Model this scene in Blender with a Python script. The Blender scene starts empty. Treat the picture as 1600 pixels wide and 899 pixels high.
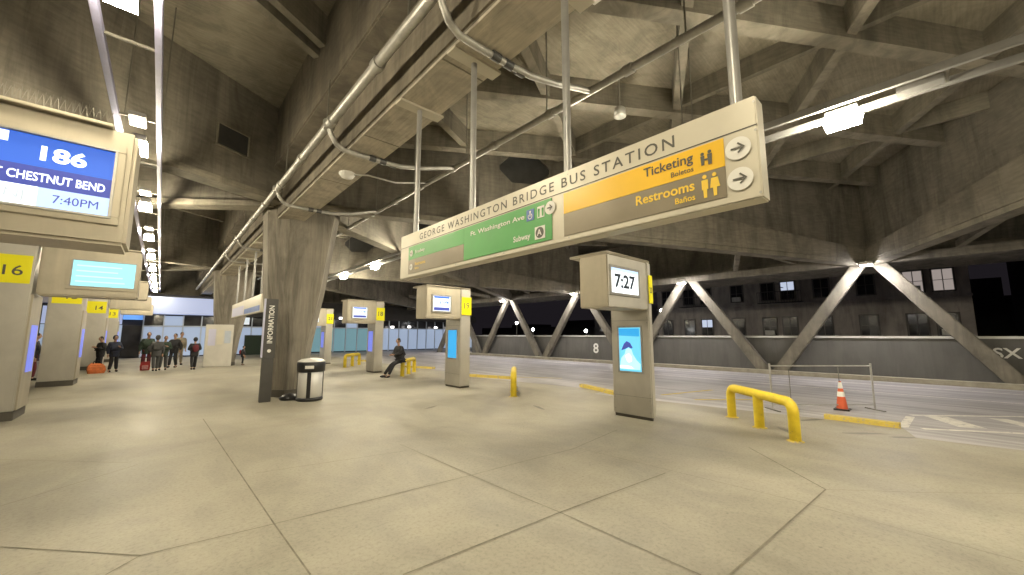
import bpy, bmesh, math, random
from mathutils import Vector, Matrix
R = math.radians
rnd = random.Random(7)
SC = bpy.context.scene
COL = SC.collection

# ------------------------------------------------------------------ camera, sky, exposure
cam_d = bpy.data.cameras.new('camera')
cam_d.sensor_width = 36.0
cam_d.lens = 13.5
cam_d.clip_start = 0.05
cam_d.clip_end = 600
cam = bpy.data.objects.new('camera', cam_d)
COL.objects.link(cam)
cam.location = (0, 0, 1.75)
cam.rotation_euler = (R(90 + 6.984), 0, R(-42.298))
SC.camera = cam

W = bpy.data.worlds.new('World')
SC.world = W
W.use_nodes = True
nt = W.node_tree
nt.nodes.clear()
wo = nt.nodes.new('ShaderNodeOutputWorld')
sky = nt.nodes.new('ShaderNodeTexSky')
sky.sky_type = 'NISHITA'
sky.sun_disc = False
sky.sun_elevation = R(-9)
sky.sun_rotation = R(120)
bg = nt.nodes.new('ShaderNodeBackground')
bg.inputs['Strength'].default_value = 0.05
nt.links.new(sky.outputs[0], bg.inputs['Color'])
glow = nt.nodes.new('ShaderNodeBackground')          # the night glow of the city
glow.inputs['Color'].default_value = (0.95, 0.80, 1.0, 1)
glow.inputs['Strength'].default_value = 0.012
ad = nt.nodes.new('ShaderNodeAddShader')
nt.links.new(bg.outputs[0], ad.inputs[0])
nt.links.new(glow.outputs[0], ad.inputs[1])
nt.links.new(ad.outputs[0], wo.inputs['Surface'])

SC.view_settings.view_transform = 'Standard'
SC.view_settings.look = 'None'
SC.view_settings.exposure = 0.0
SC.view_settings.gamma = 1.0
SC.view_settings.use_curve_mapping = False
SC.cycles.use_denoising = True
SC.cycles.max_bounces = 6
SC.cycles.diffuse_bounces = 4
SC.cycles.glossy_bounces = 3
SC.cycles.caustics_reflective = False
SC.cycles.caustics_refractive = False
SC.cycles.sample_clamp_indirect = 6.0

LAMP = 305.0            # radiance of the strip lamps
LAMP_COL = (1.0, 0.88, 0.63)

# ------------------------------------------------------------------ materials
M = {}

def nodes_of(name):
    m = bpy.data.materials.new(name)
    m.use_nodes = True
    return m, m.node_tree, m.node_tree.nodes['Principled BSDF']

def ramp(t, stops):
    r = t.nodes.new('ShaderNodeValToRGB')
    e = r.color_ramp.elements
    while len(e) < len(stops):
        e.new(0.5)
    for k, (p, c) in enumerate(stops):
        e[k].position = p
        e[k].color = (c[0], c[1], c[2], 1) if not isinstance(c, float) else (c, c, c, 1)
    return r

def noise(t, vec, scale, detail=4, rough=0.55, dist=0.0):
    n = t.nodes.new('ShaderNodeTexNoise')
    n.inputs['Scale'].default_value = scale
    n.inputs['Detail'].default_value = detail
    n.inputs['Roughness'].default_value = rough
    n.inputs['Distortion'].default_value = dist
    t.links.new(vec, n.inputs['Vector'])
    return n

def mapped(t, scale=(1, 1, 1), coord='Object', rot=(0, 0, 0)):
    tc = t.nodes.new('ShaderNodeTexCoord')
    mp = t.nodes.new('ShaderNodeMapping')
    mp.inputs['Scale'].default_value = scale
    mp.inputs['Rotation'].default_value = rot
    t.links.new(tc.outputs[coord], mp.inputs['Vector'])
    return mp.outputs['Vector']

def mult(t, a, b, fac=1.0, mode='MULTIPLY'):
    x = t.nodes.new('ShaderNodeMix')
    x.data_type = 'RGBA'
    x.blend_type = mode
    x.inputs[0].default_value = fac
    t.links.new(a, x.inputs[6])
    t.links.new(b, x.inputs[7])
    return x.outputs[2]

def surf(name, col, rough=0.6, metal=0.0, var=0.15, scale=3.0, stretch=(1, 1, 1), bump=0.0, bscale=30, stain=0.0, stain_stretch=(1, 1, 0.15), grain=0.0):
    """a painted, metal or concrete surface: base colour, blotches, streaks of stain, grain, bump"""
    m, t, b = nodes_of(name)
    v = mapped(t, stretch)
    n = noise(t, v, scale, 5, 0.6)
    lo = tuple(c * (1 - var) for c in col)
    hi = tuple(min(1, c * (1 + var)) for c in col)
    r = ramp(t, [(0.3, lo), (0.7, hi)])
    t.links.new(n.outputs['Fac'], r.inputs['Fac'])
    out = r.outputs['Color']
    if stain > 0:
        v2 = mapped(t, stain_stretch)
        n2 = noise(t, v2, 2.2, 6, 0.65, 0.6)
        r2 = ramp(t, [(0.36, 1.0 - stain), (0.58, 1.0)])
        t.links.new(n2.outputs['Fac'], r2.inputs['Fac'])
        out = mult(t, out, r2.outputs['Color'])
    if grain > 0:
        n3 = noise(t, mapped(t), 90, 3, 0.7)
        r3 = ramp(t, [(0.3, 1.0 - grain), (0.7, 1.0)])
        t.links.new(n3.outputs['Fac'], r3.inputs['Fac'])
        out = mult(t, out, r3.outputs['Color'])
    t.links.new(out, b.inputs['Base Color'])
    b.inputs['Metallic'].default_value = metal
    rr = ramp(t, [(0.3, max(0.02, rough - 0.08)), (0.7, min(1.0, rough + 0.08))])
    t.links.new(n.outputs['Fac'], rr.inputs['Fac'])
    t.links.new(rr.outputs['Color'], b.inputs['Roughness'])
    if bump > 0:
        nb = noise(t, mapped(t), bscale, 4, 0.6)
        bn = t.nodes.new('ShaderNodeBump')
        bn.inputs['Strength'].default_value = bump
        bn.inputs['Distance'].default_value = 0.02
        t.links.new(nb.outputs['Fac'], bn.inputs['Height'])
        t.links.new(bn.outputs['Normal'], b.inputs['Normal'])
    M[name] = m
    return m

def glowing(name, col, strength):
    m, t, b = nodes_of(name)
    b.inputs['Base Color'].default_value = (col[0] * .6, col[1] * .6, col[2] * .6, 1)
    b.inputs['Emission Color'].default_value = (*col, 1)
    b.inputs['Emission Strength'].default_value = strength
    M[name] = m
    return m

def floor_mat():
    m, t, b = nodes_of('floor_concrete')
    v = mapped(t)
    big = noise(t, v, 0.28, 5, 0.6, 0.4)
    r1 = ramp(t, [(0.32, (0.255, 0.232, 0.185)), (0.5, (0.345, 0.318, 0.252)), (0.68, (0.41, 0.382, 0.305))])
    t.links.new(big.outputs['Fac'], r1.inputs['Fac'])
    mid = noise(t, mapped(t, (1, 0.45, 1), rot=(0, 0, 0.6)), 1.4, 6, 0.65, 0.8)
    r2 = ramp(t, [(0.30, 0.76), (0.56, 1.0), (0.8, 1.05)])
    t.links.new(mid.outputs['Fac'], r2.inputs['Fac'])
    out = mult(t, r1.outputs['Color'], r2.outputs['Color'])
    fine = noise(t, v, 28, 5, 0.75)
    r3 = ramp(t, [(0.34, 0.78), (0.5, 1.0), (0.72, 1.06)])
    t.links.new(fine.outputs['Fac'], r3.inputs['Fac'])
    out = mult(t, out, r3.outputs['Color'])
    vo = t.nodes.new('ShaderNodeTexVoronoi')          # dark spots of gum and oil
    vo.inputs['Scale'].default_value = 3.4
    t.links.new(v, vo.inputs['Vector'])
    r4 = ramp(t, [(0.03, 0.66), (0.06, 1.0)])
    t.links.new(vo.outputs['Distance'], r4.inputs['Fac'])
    out = mult(t, out, r4.outputs['Color'], 0.8)
    t.links.new(out, b.inputs['Base Color'])
    rr = ramp(t, [(0.3, 0.46), (0.7, 0.66)])
    t.links.new(mid.outputs['Fac'], rr.inputs['Fac'])
    t.links.new(rr.outputs['Color'], b.inputs['Roughness'])
    b.inputs['Specular IOR Level'].default_value = 0.35
    bn = t.nodes.new('ShaderNodeBump')
    bn.inputs['Strength'].default_value = 0.12
    bn.inputs['Distance'].default_value = 0.01
    t.links.new(fine.outputs['Fac'], bn.inputs['Height'])
    t.links.new(bn.outputs['Normal'], b.inputs['Normal'])
    M['floor_concrete'] = m

def board_concrete(name, col, axis_scale, var=0.2, stain=0.4):
    """cast concrete with the marks of its shuttering boards"""
    m, t, b = nodes_of(name)
    n = noise(t, mapped(t), 0.8, 6, 0.65, 0.3)
    r = ramp(t, [(0.3, tuple(c * (1 - var) for c in col)), (0.7, tuple(c * (1 + var) for c in col))])
    t.links.new(n.outputs['Fac'], r.inputs['Fac'])
    br = noise(t, mapped(t, axis_scale), 3.0, 3, 0.5)
    r2 = ramp(t, [(0.35, 0.86), (0.65, 1.05)])
    t.links.new(br.outputs['Fac'], r2.inputs['Fac'])
    out = mult(t, r.outputs['Color'], r2.outputs['Color'])
    s = noise(t, mapped(t, (1, 1, 0.18)), 1.6, 6, 0.7, 0.8)
    r3 = ramp(t, [(0.36, 1 - stain), (0.56, 1.0)])
    t.links.new(s.outputs['Fac'], r3.inputs['Fac'])
    out = mult(t, out, r3.outputs['Color'])
    t.links.new(out, b.inputs['Base Color'])
    b.inputs['Roughness'].default_value = 0.85
    bn = t.nodes.new('ShaderNodeBump')
    bn.inputs['Strength'].default_value = 0.35
    bn.inputs['Distance'].default_value = 0.02
    t.links.new(br.outputs['Fac'], bn.inputs['Height'])
    t.links.new(bn.outputs['Normal'], b.inputs['Normal'])
    M[name] = m

def worn_paint(name, col, under, amount=0.45, scale=14, rough=0.5):
    """paint scuffed and chipped through to what lies under it"""
    m, t, b = nodes_of(name)
    n = noise(t, mapped(t), 5, 4, 0.6)
    r = ramp(t, [(0.3, tuple(c * .84 for c in col)), (0.7, tuple(min(1, c * 1.08) for c in col))])
    t.links.new(n.outputs['Fac'], r.inputs['Fac'])
    c = noise(t, mapped(t), scale, 7, 0.72, 0.3)
    k = ramp(t, [(1 - amount - .02, 0.0), (1 - amount + .03, 1.0)])
    t.links.new(c.outputs['Fac'], k.inputs['Fac'])
    x = t.nodes.new('ShaderNodeMix'); x.data_type = 'RGBA'
    t.links.new(k.outputs['Color'], x.inputs[0])
    t.links.new(r.outputs['Color'], x.inputs[6])
    x.inputs[7].default_value = (*under, 1)
    t.links.new(x.outputs[2], b.inputs['Base Color'])
    b.inputs['Roughness'].default_value = rough
    bn = t.nodes.new('ShaderNodeBump'); bn.inputs['Strength'].default_value = .25; bn.inputs['Distance'].default_value = .004
    bn.invert = True
    t.links.new(k.outputs['Color'], bn.inputs['Height']); t.links.new(bn.outputs['Normal'], b.inputs['Normal'])
    M[name] = m
floor_mat()
board_concrete('slab_concrete', (0.29, 0.262, 0.204), (0.6, 9, 1), 0.2, 0.28)
board_concrete('rib_concrete', (0.255, 0.232, 0.185), (1, 1, 7), 0.2, 0.35)
board_concrete('girder_concrete', (0.225, 0.205, 0.168), (1, 1, 5), 0.22, 0.4)
board_concrete('chord_lit_concrete', (0.26, 0.235, 0.19), (1, 1, 5), 0.2, 0.35)  # paler than the girder walls: light caught by the chord, put into the colour
board_concrete('spine_shaded_concrete', (0.20, 0.175, 0.135), (1, 1, 4), 0.22, 0.4)  # beam colour darkened to put shade on the spine's sides
board_concrete('soffit_lit_concrete', (0.54, 0.49, 0.40), (9, 0.7, 1), 0.22, 0.3)  # board-marked concrete, its colour also lightened for bounce light from the floor
board_concrete('column_concrete', (0.25, 0.225, 0.185), (9, 9, 0.25), 0.16, 0.5)
surf('strut_concrete', (0.235, 0.215, 0.175), 0.8, 0, 0.25, 1.6, stain=0.4, bump=0.2, grain=.15)
surf('road_concrete', (0.54, 0.515, 0.52), 0.6, 0, 0.18, 0.5, stain=0.4, stain_stretch=(1.2, 0.07, 1), grain=0.3)
surf('joint_dark', (0.19, 0.172, 0.13), 0.9, 0, 0.35, 6)
surf('oil_stain', (0.15, 0.135, 0.11), 0.5, 0, 0.4, 3)
surf('wall_grey', (0.118, 0.114, 0.105), 0.75, 0, 0.12, 1.2, stain=0.2, bump=0.1)
surf('cap_metal', (0.55, 0.55, 0.52), 0.5, 0.2, 0.1, 3)
surf('kerb_concrete', (0.42, 0.39, 0.31), 0.8, 0, 0.2, 3, grain=0.2)
surf('steel_panel', (0.60, 0.575, 0.52), 0.4, 0.3, 0.05, 1.2, stretch=(1, 1, 0.4), stain=0.10, stain_stretch=(.6, .6, .5))
surf('cream_metal', (0.52, 0.47, 0.37), 0.45, 0.25, 0.08, 2.5, stain=0.12)
surf('dark_frame', (0.075, 0.075, 0.075), 0.4, 0.3, 0.15, 4)
surf('skirting', (0.11, 0.10, 0.085), 0.6, 0.2, 0.2, 3)
worn_paint('yellow_paint', (0.76, 0.57, 0.03), (0.22, 0.17, 0.09), .36, 9, .42)
worn_paint('yellow_kerb_paint', (0.64, 0.49, 0.10), (0.38, 0.34, 0.25), .43, 9, .75)
worn_paint('road_paint', (0.74, 0.71, 0.64), (0.45, 0.43, 0.42), .43, 7, .7)
surf('yellow_plate', (0.93, 0.86, 0.012), 0.4, 0, 0.03, 2)
surf('sign_cream', (0.60, 0.56, 0.46), 0.4, 0.1, 0.06, 2)
surf('sign_green', (0.10, 0.38, 0.11), 0.4, 0, 0.1, 2)
surf('sign_yellow', (0.86, 0.52, 0.035), 0.35, 0, 0.08, 2)
surf('sign_bronze', (0.26, 0.225, 0.165), 0.35, 0.2, 0.12, 2)
surf('sign_text_dark', (0.10, 0.095, 0.08), 0.5, 0, 0.05, 2)
surf('sign_text_gold', (0.90, 0.62, 0.08), 0.4, 0, 0.05, 2)
surf('white_paint', (0.80, 0.79, 0.75), 0.5, 0, 0.06, 4)
surf('sign_blue', (0.10, 0.18, 0.46), 0.4, 0, 0.05, 2)
surf('galvanised', (0.46, 0.45, 0.42), 0.42, 0.55, 0.15, 8, stain=0.2)
surf('rail_blue_lit', (0.42, 0.42, 0.62), 0.4, 0.3, 0.1, 6)  # left rack rails: lavender colour stands in for blue light falling on them
surf('rail_metal', (0.34, 0.335, 0.325), 0.38, 0.4, 0.1, 6)
surf('black_plastic', (0.018, 0.018, 0.02), 0.38, 0, 0.2, 5)
surf('bright_steel', (0.72, 0.71, 0.69), 0.4, 0.3, 0.1, 4, stretch=(1, 1, .2))
surf('totem_grey', (0.075, 0.072, 0.068), 0.45, 0.3, 0.15, 3)
surf('cone_orange', (0.66, 0.12, 0.045), 0.5, 0, 0.1, 5)
surf('bag_orange', (0.70, 0.20, 0.06), 0.7, 0, 0.2, 8)
surf('thin_steel', (0.20, 0.19, 0.16), 0.5, 0.5, 0.15, 5)
surf('facade_brick', (0.42, 0.38, 0.35), 0.85, 0, 0.2, 1.0, stain=0.35)
surf('facade_dark', (0.05, 0.048, 0.05), 0.9, 0, 0.25, 1)
surf('window_dark', (0.02, 0.02, 0.024), 0.15, 0, 0.3, 2)
surf('window_frame', (0.11, 0.10, 0.095), 0.6, 0, 0.2, 2)
surf('fascia_lavender', (0.55, 0.55, 0.72), 0.5, 0, 0.06, 1)
surf('mullion', (0.45, 0.50, 0.58), 0.4, 0.3, 0.1, 2)
surf('skin', (0.42, 0.25, 0.17), 0.55, 0, 0.08, 8)
surf('hair_dark', (0.022, 0.018, 0.015), 0.6, 0, 0.3, 20)
for nm, c in dict(cloth_black=(0.02, 0.02, 0.024), cloth_navy=(0.022, 0.028, 0.055), cloth_green=(0.035, 0.055, 0.04), cloth_grey=(0.07, 0.072, 0.075),
                  cloth_red=(0.30, 0.025, 0.025), cloth_maroon=(0.12, 0.02, 0.03), cloth_tan=(0.33, 0.29, 0.22), cloth_white=(0.6, 0.58, 0.55), cloth_jeans=(0.05, 0.065, 0.10), cloth_pink=(0.5, 0.22, 0.22)).items():
    surf(nm, c, 0.85, 0, 0.25, 12)
glowing('lamp_glow', LAMP_COL, LAMP)
glowing('lamp_glow_right', (1.0, 0.90, 0.68), LAMP * 1.25)
glowing('flood_glow', (1.0, 0.94, 0.92), 800)
glowing('screen_blue', (0.035, 0.13, 0.62), 1.0)
glowing('screen_navy', (0.05, 0.07, 0.34), 1.0)
glowing('screen_pale', (0.50, 0.66, 0.90), 1.0)
glowing('screen_white', (0.88, 0.95, 1.0), 1.25)
glowing('screen_teal', (0.33, 0.78, 0.85), 1.0)
glowing('screen_tealer', (0.55, 0.88, 0.90), 1.0)
glowing('screen_grey', (0.55, 0.60, 0.66), 1.0)
glowing('ad_blue', (0.03, 0.36, 0.75), 1.0)
glowing('ad_cyan', (0.16, 0.62, 0.85), 1.0)
glowing('ad_pale', (0.50, 0.88, 0.95), 1.0)
glowing('ad_violet', (0.16, 0.20, 0.72), 1.0)
glowing('lit_glass', (0.30, 0.37, 0.50), 0.9)
glowing('lit_glass_teal', (0.19, 0.36, 0.42), 0.6)
glowing('lit_lavender', (0.33, 0.38, 0.56), 0.95)
glowing('strip_white', (0.95, 0.93, 1.0), 2.2)
glowing('lit_blue_sign', (0.10, 0.28, 0.75), 0.9)
glowing('lit_window', (0.56, 0.48, 0.44), 0.55)
glowing('lit_window_cool', (0.55, 0.62, 0.78), 0.9)
glowing('street_glow', (0.95, 0.95, 0.92), 45.0)
glowing('terminal_lamp', (1.0, .95, .9), 6.0)
for k in ('sign_text_black',):
    surf(k, (0.02, 0.03, 0.05), 0.5, 0, 0.05, 2)

# ------------------------------------------------------------------ mesh helper
class MB:
    def __init__(s):
        s.v = []; s.f = []; s.sm = []
    def add(s, vs, fs, smooth=False):
        o = len(s.v)
        s.v += [tuple(p) for p in vs]
        s.f += [tuple(i + o for i in f) for f in fs]
        s.sm += [smooth] * len(fs)
        return s
    def box(s, x0, y0, z0, x1, y1, z1):
        return s.add([(x0, y0, z0), (x1, y0, z0), (x1, y1, z0), (x0, y1, z0), (x0, y0, z1), (x1, y0, z1), (x1, y1, z1), (x0, y1, z1)],
                     [(0, 3, 2, 1), (4, 5, 6, 7), (0, 1, 5, 4), (1, 2, 6, 5), (2, 3, 7, 6), (3, 0, 4, 7)])
    def loft(s, rings, cap=True, smooth=False):
        n = len(rings[0]); vs = [p for r in rings for p in r]; fs = []
        for k in range(len(rings) - 1):
            for i in range(n):
                j = (i + 1) % n
                fs.append((k * n + i, k * n + j, (k + 1) * n + j, (k + 1) * n + i))
        s.add(vs, fs, smooth)
        if cap:
            s.add(rings[0], [tuple(reversed(range(n)))]); s.add(rings[-1], [tuple(range(n))])
        return s
    def prism(s, poly, d):
        """poly: 3-D points of a flat outline, pushed along d"""
        d = Vector(d)
        return s.loft([poly, [tuple(Vector(p) + d) for p in poly]])
    def tube(s, path, r, n=10, cap=True):
        P = [Vector(p) for p in path]; rings = []
        rr = r if isinstance(r, (list, tuple)) else [r] * len(P)
        up = None
        for i, p in enumerate(P):
            a = P[min(i + 1, len(P) - 1)] - P[max(i - 1, 0)]
            a.normalize()
            if up is None:
                up = Vector((0, 0, 1)) if abs(a.z) < 0.9 else Vector((1, 0, 0))
            x = a.cross(up); x.normalize(); y = x.cross(a); y.normalize(); up = y
            rings.append([tuple(p + (x * math.cos(2 * math.pi * k / n) + y * math.sin(2 * math.pi * k / n)) * rr[i]) for k in range(n)])
        return s.loft(rings, cap, True)
    def lathe(s, prof, c=(0, 0, 0), n=20, cap=True):
        rings = [[(c[0] + r * math.cos(2 * math.pi * k / n), c[1] + r * math.sin(2 * math.pi * k / n), c[2] + z) for k in range(n)] for r, z in prof]
        return s.loft(rings, cap, True)
    def ell(s, c, r, n=10, m=7):
        rings = []
        for i in range(1, m):
            a = math.pi * i / m - math.pi / 2
            rings.append([(c[0] + r[0] * math.cos(a) * math.cos(2 * math.pi * k / n), c[1] + r[1] * math.cos(a) * math.sin(2 * math.pi * k / n), c[2] + r[2] * math.sin(a)) for k in range(n)])
        return s.loft(rings, True, True)
    def quad(s, a, b, c, d):
        return s.add([a, b, c, d], [(0, 1, 2, 3)])
    def build(s, name, m, parent=None, bevel=0.0):
        me = bpy.data.meshes.new(name)
        me.from_pydata(s.v, [], s.f)
        me.polygons.foreach_set('use_smooth', s.sm)
        bm = bmesh.new(); bm.from_mesh(me)
        bmesh.ops.recalc_face_normals(bm, faces=bm.faces)
        if bevel > 0:
            es = [e for e in bm.edges if len(e.link_faces) == 2 and e.calc_face_angle(0) > 0.6]
            bmesh.ops.bevel(bm, geom=es, offset=bevel, segments=2, affect='EDGES', clamp_overlap=True)
        bm.to_mesh(me); bm.free()
        me.materials.append(M[m])
        o = bpy.data.objects.new(name, me)
        COL.objects.link(o)
        if parent: o.parent = parent
        return o

def tag(o, label=None, cat=None, group=None, kind=None):
    if label: o['label'] = label
    if cat:
        o['category'] = cat
        o['kind'] = 'thing'
    if group: o['group'] = group
    if kind: o['kind'] = kind
    return o

def thing(name, label, cat, loc=(0, 0, 0), group=None, rz=0):
    o = bpy.data.objects.new(name, None)
    o.empty_display_size = 0.2
    COL.objects.link(o)
    o.location = loc; o.rotation_euler = (0, 0, rz)
    return tag(o, label, cat, group)

def copy_tree(o, parent=None):
    c = o.copy(); COL.objects.link(c)
    if parent: c.parent = parent
    for ch in list(o.children):
        copy_tree(ch, c)
    return c

def glyphs(s, bold=0.0, track=1.0):
    cu = bpy.data.curves.new('t', 'FONT')
    cu.body = s; cu.size = 1.0; cu.offset = bold; cu.resolution_u = 3; cu.space_character = track
    ob = bpy.data.objects.new('t', cu); COL.objects.link(ob)
    dg = bpy.context.evaluated_depsgraph_get(); dg.update()
    me = bpy.data.meshes.new_from_object(ob.evaluated_get(dg))
    vs = [tuple(v.co) for v in me.vertices]; fs = [tuple(p.vertices) for p in me.polygons]
    bpy.data.objects.remove(ob); bpy.data.curves.remove(cu); bpy.data.meshes.remove(me)
    return vs, fs

def letter(mb, s, o, u, v, h, width=None, align='L', bold=0.02, depth=0.003, track=1.0):
    """flat lettering: baseline starts at o, runs along u, stands along v; h = capital height"""
    vs, fs = glyphs(s, bold, track)
    if not vs: return mb
    x0 = min(p[0] for p in vs); x1 = max(p[0] for p in vs)
    cap = 0.70
    k = h / cap
    kx = k if width is None else width / (x1 - x0)
    u = Vector(u); v = Vector(v); o = Vector(o)
    off = {'L': 0, 'C': -(x1 - x0) * kx / 2, 'R': -(x1 - x0) * kx}[align]
    nrm = u.cross(v)
    mb.add([tuple(o + u * ((p[0] - x0) * kx + off) + v * (p[1] * k) + nrm * depth) for p in vs], fs)
    return mb

def disc(mb, c, u, v, r, n=20, d=0.003):
    c = Vector(c); u = Vector(u); v = Vector(v); c = c + u.cross(v) * d
    mb.add([tuple(c + u * r * math.cos(2 * math.pi * k / n) + v * r * math.sin(2 * math.pi * k / n)) for k in range(n)], [tuple(range(n))])
    return mb

def flat(mb, pts, c, u, v, s, d=0.005):
    c = Vector(c); u = Vector(u); v = Vector(v); c = c + u.cross(v) * d
    mb.add([tuple(c + u * (x * s) + v * (y * s)) for x, y in pts], [tuple(range(len(pts)))])
    return mb

def arrow(mb, c, u, v, s, d=0.006):
    """an arrow pointing along u"""
    w = 0.11
    flat(mb, [(-.75, -w), (.45, -w), (.45, w), (-.75, w)], c, u, v, s, d)
    for sg in (1, -1):
        pts = [(.78, 0), (.08, .68 * sg), (-.06, .54 * sg), (.5, 0)]
        flat(mb, pts if sg < 0 else pts[::-1], c, u, v, s, d + .0005)
    return mb

# ================================================================== GROUND
G = MB().quad((-300, -300, -0.012), (300, -300, -0.012), (300, 300, -0.012), (-300, 300, -0.012)).build('ground', 'road_concrete')
tag(G, kind='structure')
edge = [(10.3, -14.0)]
for k in range(-2, 5):
    y = 0.6 + 6.6 * k
    edge += [(9.7, y - 0.2), (10.55, y), (10.35, y + 1.6)]
edge += [(10.2, 40)]
pf = [(-16, -14, 0)] + [(x, y, 0) for x, y in edge if y > -14.1] + [(-16, 40, 0)]
P = MB().add(pf, [tuple(range(len(pf)))]).build('platform', 'floor_concrete')
tag(P, kind='structure')

def strip(mb, pts, w, z):
    for a, b in zip(pts, pts[1:]):
        a = Vector((*a, z)); b = Vector((*b, z)); d = (b - a).normalized(); n = Vector((-d.y, d.x, 0)) * w / 2
        mb.quad(tuple(a - n), tuple(b - n), tuple(b + n), tuple(a + n))
    return mb
JOINTS = [(0.016, [(0.81, 10.47), (0.93, 4.29), (0.96, 3.25)]), (0.013, [(0.03, 4.43), (0.91, 4.31), (3.06, 4.08), (3.68, 4.04), (4.84, 3.93), (6.4, 4.14)]), (0.013, [(-0.83, 5.38), (0.03, 4.43)]), (0.013, [(0.03, 4.43), (-0.15, 4.26)]), (0.01, [(1.05, 5.98), (2.9, 5.57)]), (0.01, [(-1.07, 6.62), (-0.08, 7.43)]), (0.012, [(2.99, 5.95), (3.04, 3.34), (3.07, 2.67), (3.07, 1.32)]), (0.014, [(1.46, 2.79), (3.07, 2.67), (4.89, 2.48)]), (0.008, [(4.93, 3.94), (5.12, 1.13), (5.08, -0.29)]), (0.018, [(3.23, 1.18), (5.73, 1.01), (6.92, 2.13)]), (0.006, [(5.73, 1.01), (6.4, 0.28), (7.21, -0.49)]), (0.008, [(-1.52, 9.02), (-0.18, 7.62)])]
J = MB()
for jw, jp in JOINTS:
    strip(J, jp, jw * .8, 0.003 + 0.0004 * JOINTS.index((jw, jp)))
tag(J.build('floor_joints', 'joint_dark'), kind='structure')
# painted lines and scuffs on the bus lanes
RM = MB()
strip(RM, [(18.9, -20), (18.9, 40)], 0.12, -0.008)
strip(RM, [(16.4, -20), (16.4, 40)], 0.10, -0.008)
strip(RM, [(10.62, 0.60), (12.15, 0.55)], 0.14, -0.0075)
strip(RM, [(10.75, 0.35), (12.6, -2.4)], 0.12, -0.0075)
strip(RM, [(12.35, 0.55), (14.4, -1.6)], 0.12, -0.0075)
strip(RM, [(11.55, -0.3), (12.6, 0.2)], 0.4, -0.007)
strip(RM, [(12.3, -1.2), (13.2, -0.7)], 0.3, -0.007)
tag(RM.build('road_markings', 'road_paint'), kind='structure')
YM = MB()
strip(YM, [(10.9, 4.6), (12.6, 3.1)], 0.12, -0.0065)
strip(YM, [(11.0, 5.6), (13.2, 5.0)], 0.12, -0.0062)
strip(YM, [(10.9, 12.2), (12.2, 10.4)], 0.12, -0.0065)
tag(YM.build('yellow_road_markings', 'yellow_kerb_paint'), kind='structure')
ST = MB()
for (cx, cy, a, b, rot) in [(9.4, 1.05, .42, .07, -.8), (9.55, .55, .22, .06, -.9), (10.1, 1.9, .3, .05, -.5), (8.6, 2.0, .35, .05, .7), (6.9, 6.6, .3, .05, 1.2), (5.0, 8.4, .22, .05, .4)]:
    pts = []
    for k in range(18):
        t = 2 * math.pi * k / 18; rr = 1 + rnd.uniform(-.2, .2)
        x = a * math.cos(t) * rr; y = b * math.sin(t) * rr
        pts.append((cx + x * math.cos(rot) - y * math.sin(rot), cy + x * math.sin(rot) + y * math.cos(rot), 0.0025))
    ST.add(pts, [tuple(range(18))])
tag(ST.build('oil_stains', 'oil_stain'), kind='structure')

# kerb along the parapet
K = MB().box(20.35, -30, -0.012, 20.75, 29, 0.16).build('kerb', 'kerb_concrete', bevel=.02)
tag(K, kind='structure')

# ================================================================== PARAPET AND THE STREET BEYOND
t = thing('parapet_wall', 'long grey parapet wall with a pale cap behind the bus lanes', 'wall', (21.5, 0, 0))
MB().box(0, -30, -0.01, 0.25, 29.2, 1.60).build('wall_face', 'wall_grey', t)
MB().box(-0.05, -30, 1.602, 0.30, 29.25, 1.69).build('cap', 'cap_metal', t)
wl = MB()
letter(wl, '8', (-0.003, 15.55, 0.55), (0, -1, 0), (0, 0, 1), 0.62, 0.42)
letter(wl, 'SX', (-0.003, -1.25, 0.95), (0, -1, 0), (0, 0, 1), 0.34, 0.62)
wl.build('lettering', 'white_paint', t)

def windows(parent, x, ys, zs, w, h, lit, face=-1):
    for i, z in enumerate(zs):
        for j, y in enumerate(ys):
            if (i * 7 + j * 3) % 5 == 0 and h > 1.3:
                MB().box(x + face * .30, y - .36, z + .02, x + face * .02, y + .36, z + .42).build('air_conditioner', 'galvanised', parent)
            key = lit.get((i, j))
            f = MB().box(x + face * .06, y - w / 2 - .08, z - .08, x + face * .02, y + w / 2 + .08, z + h + .08).build('window', 'window_frame', parent)
            for s_ in (0, 1):
                MB().box(x + face * .08, y - w / 2 + .03, z + s_ * h / 2 + .02, x + face * .065, y + w / 2 - .03, z + (s_ + 1) * h / 2 - .02).build('pane', key if key and not (key == 'lit_window_cool' and s_ == 0) else 'window_dark', f)
                MB().box(x + face * .09, y - .025, z + s_ * h / 2 + .02, x + face * .0802, y + .025, z + (s_ + 1) * h / 2 - .02).build('glazing_bar', 'window_frame', f)

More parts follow.
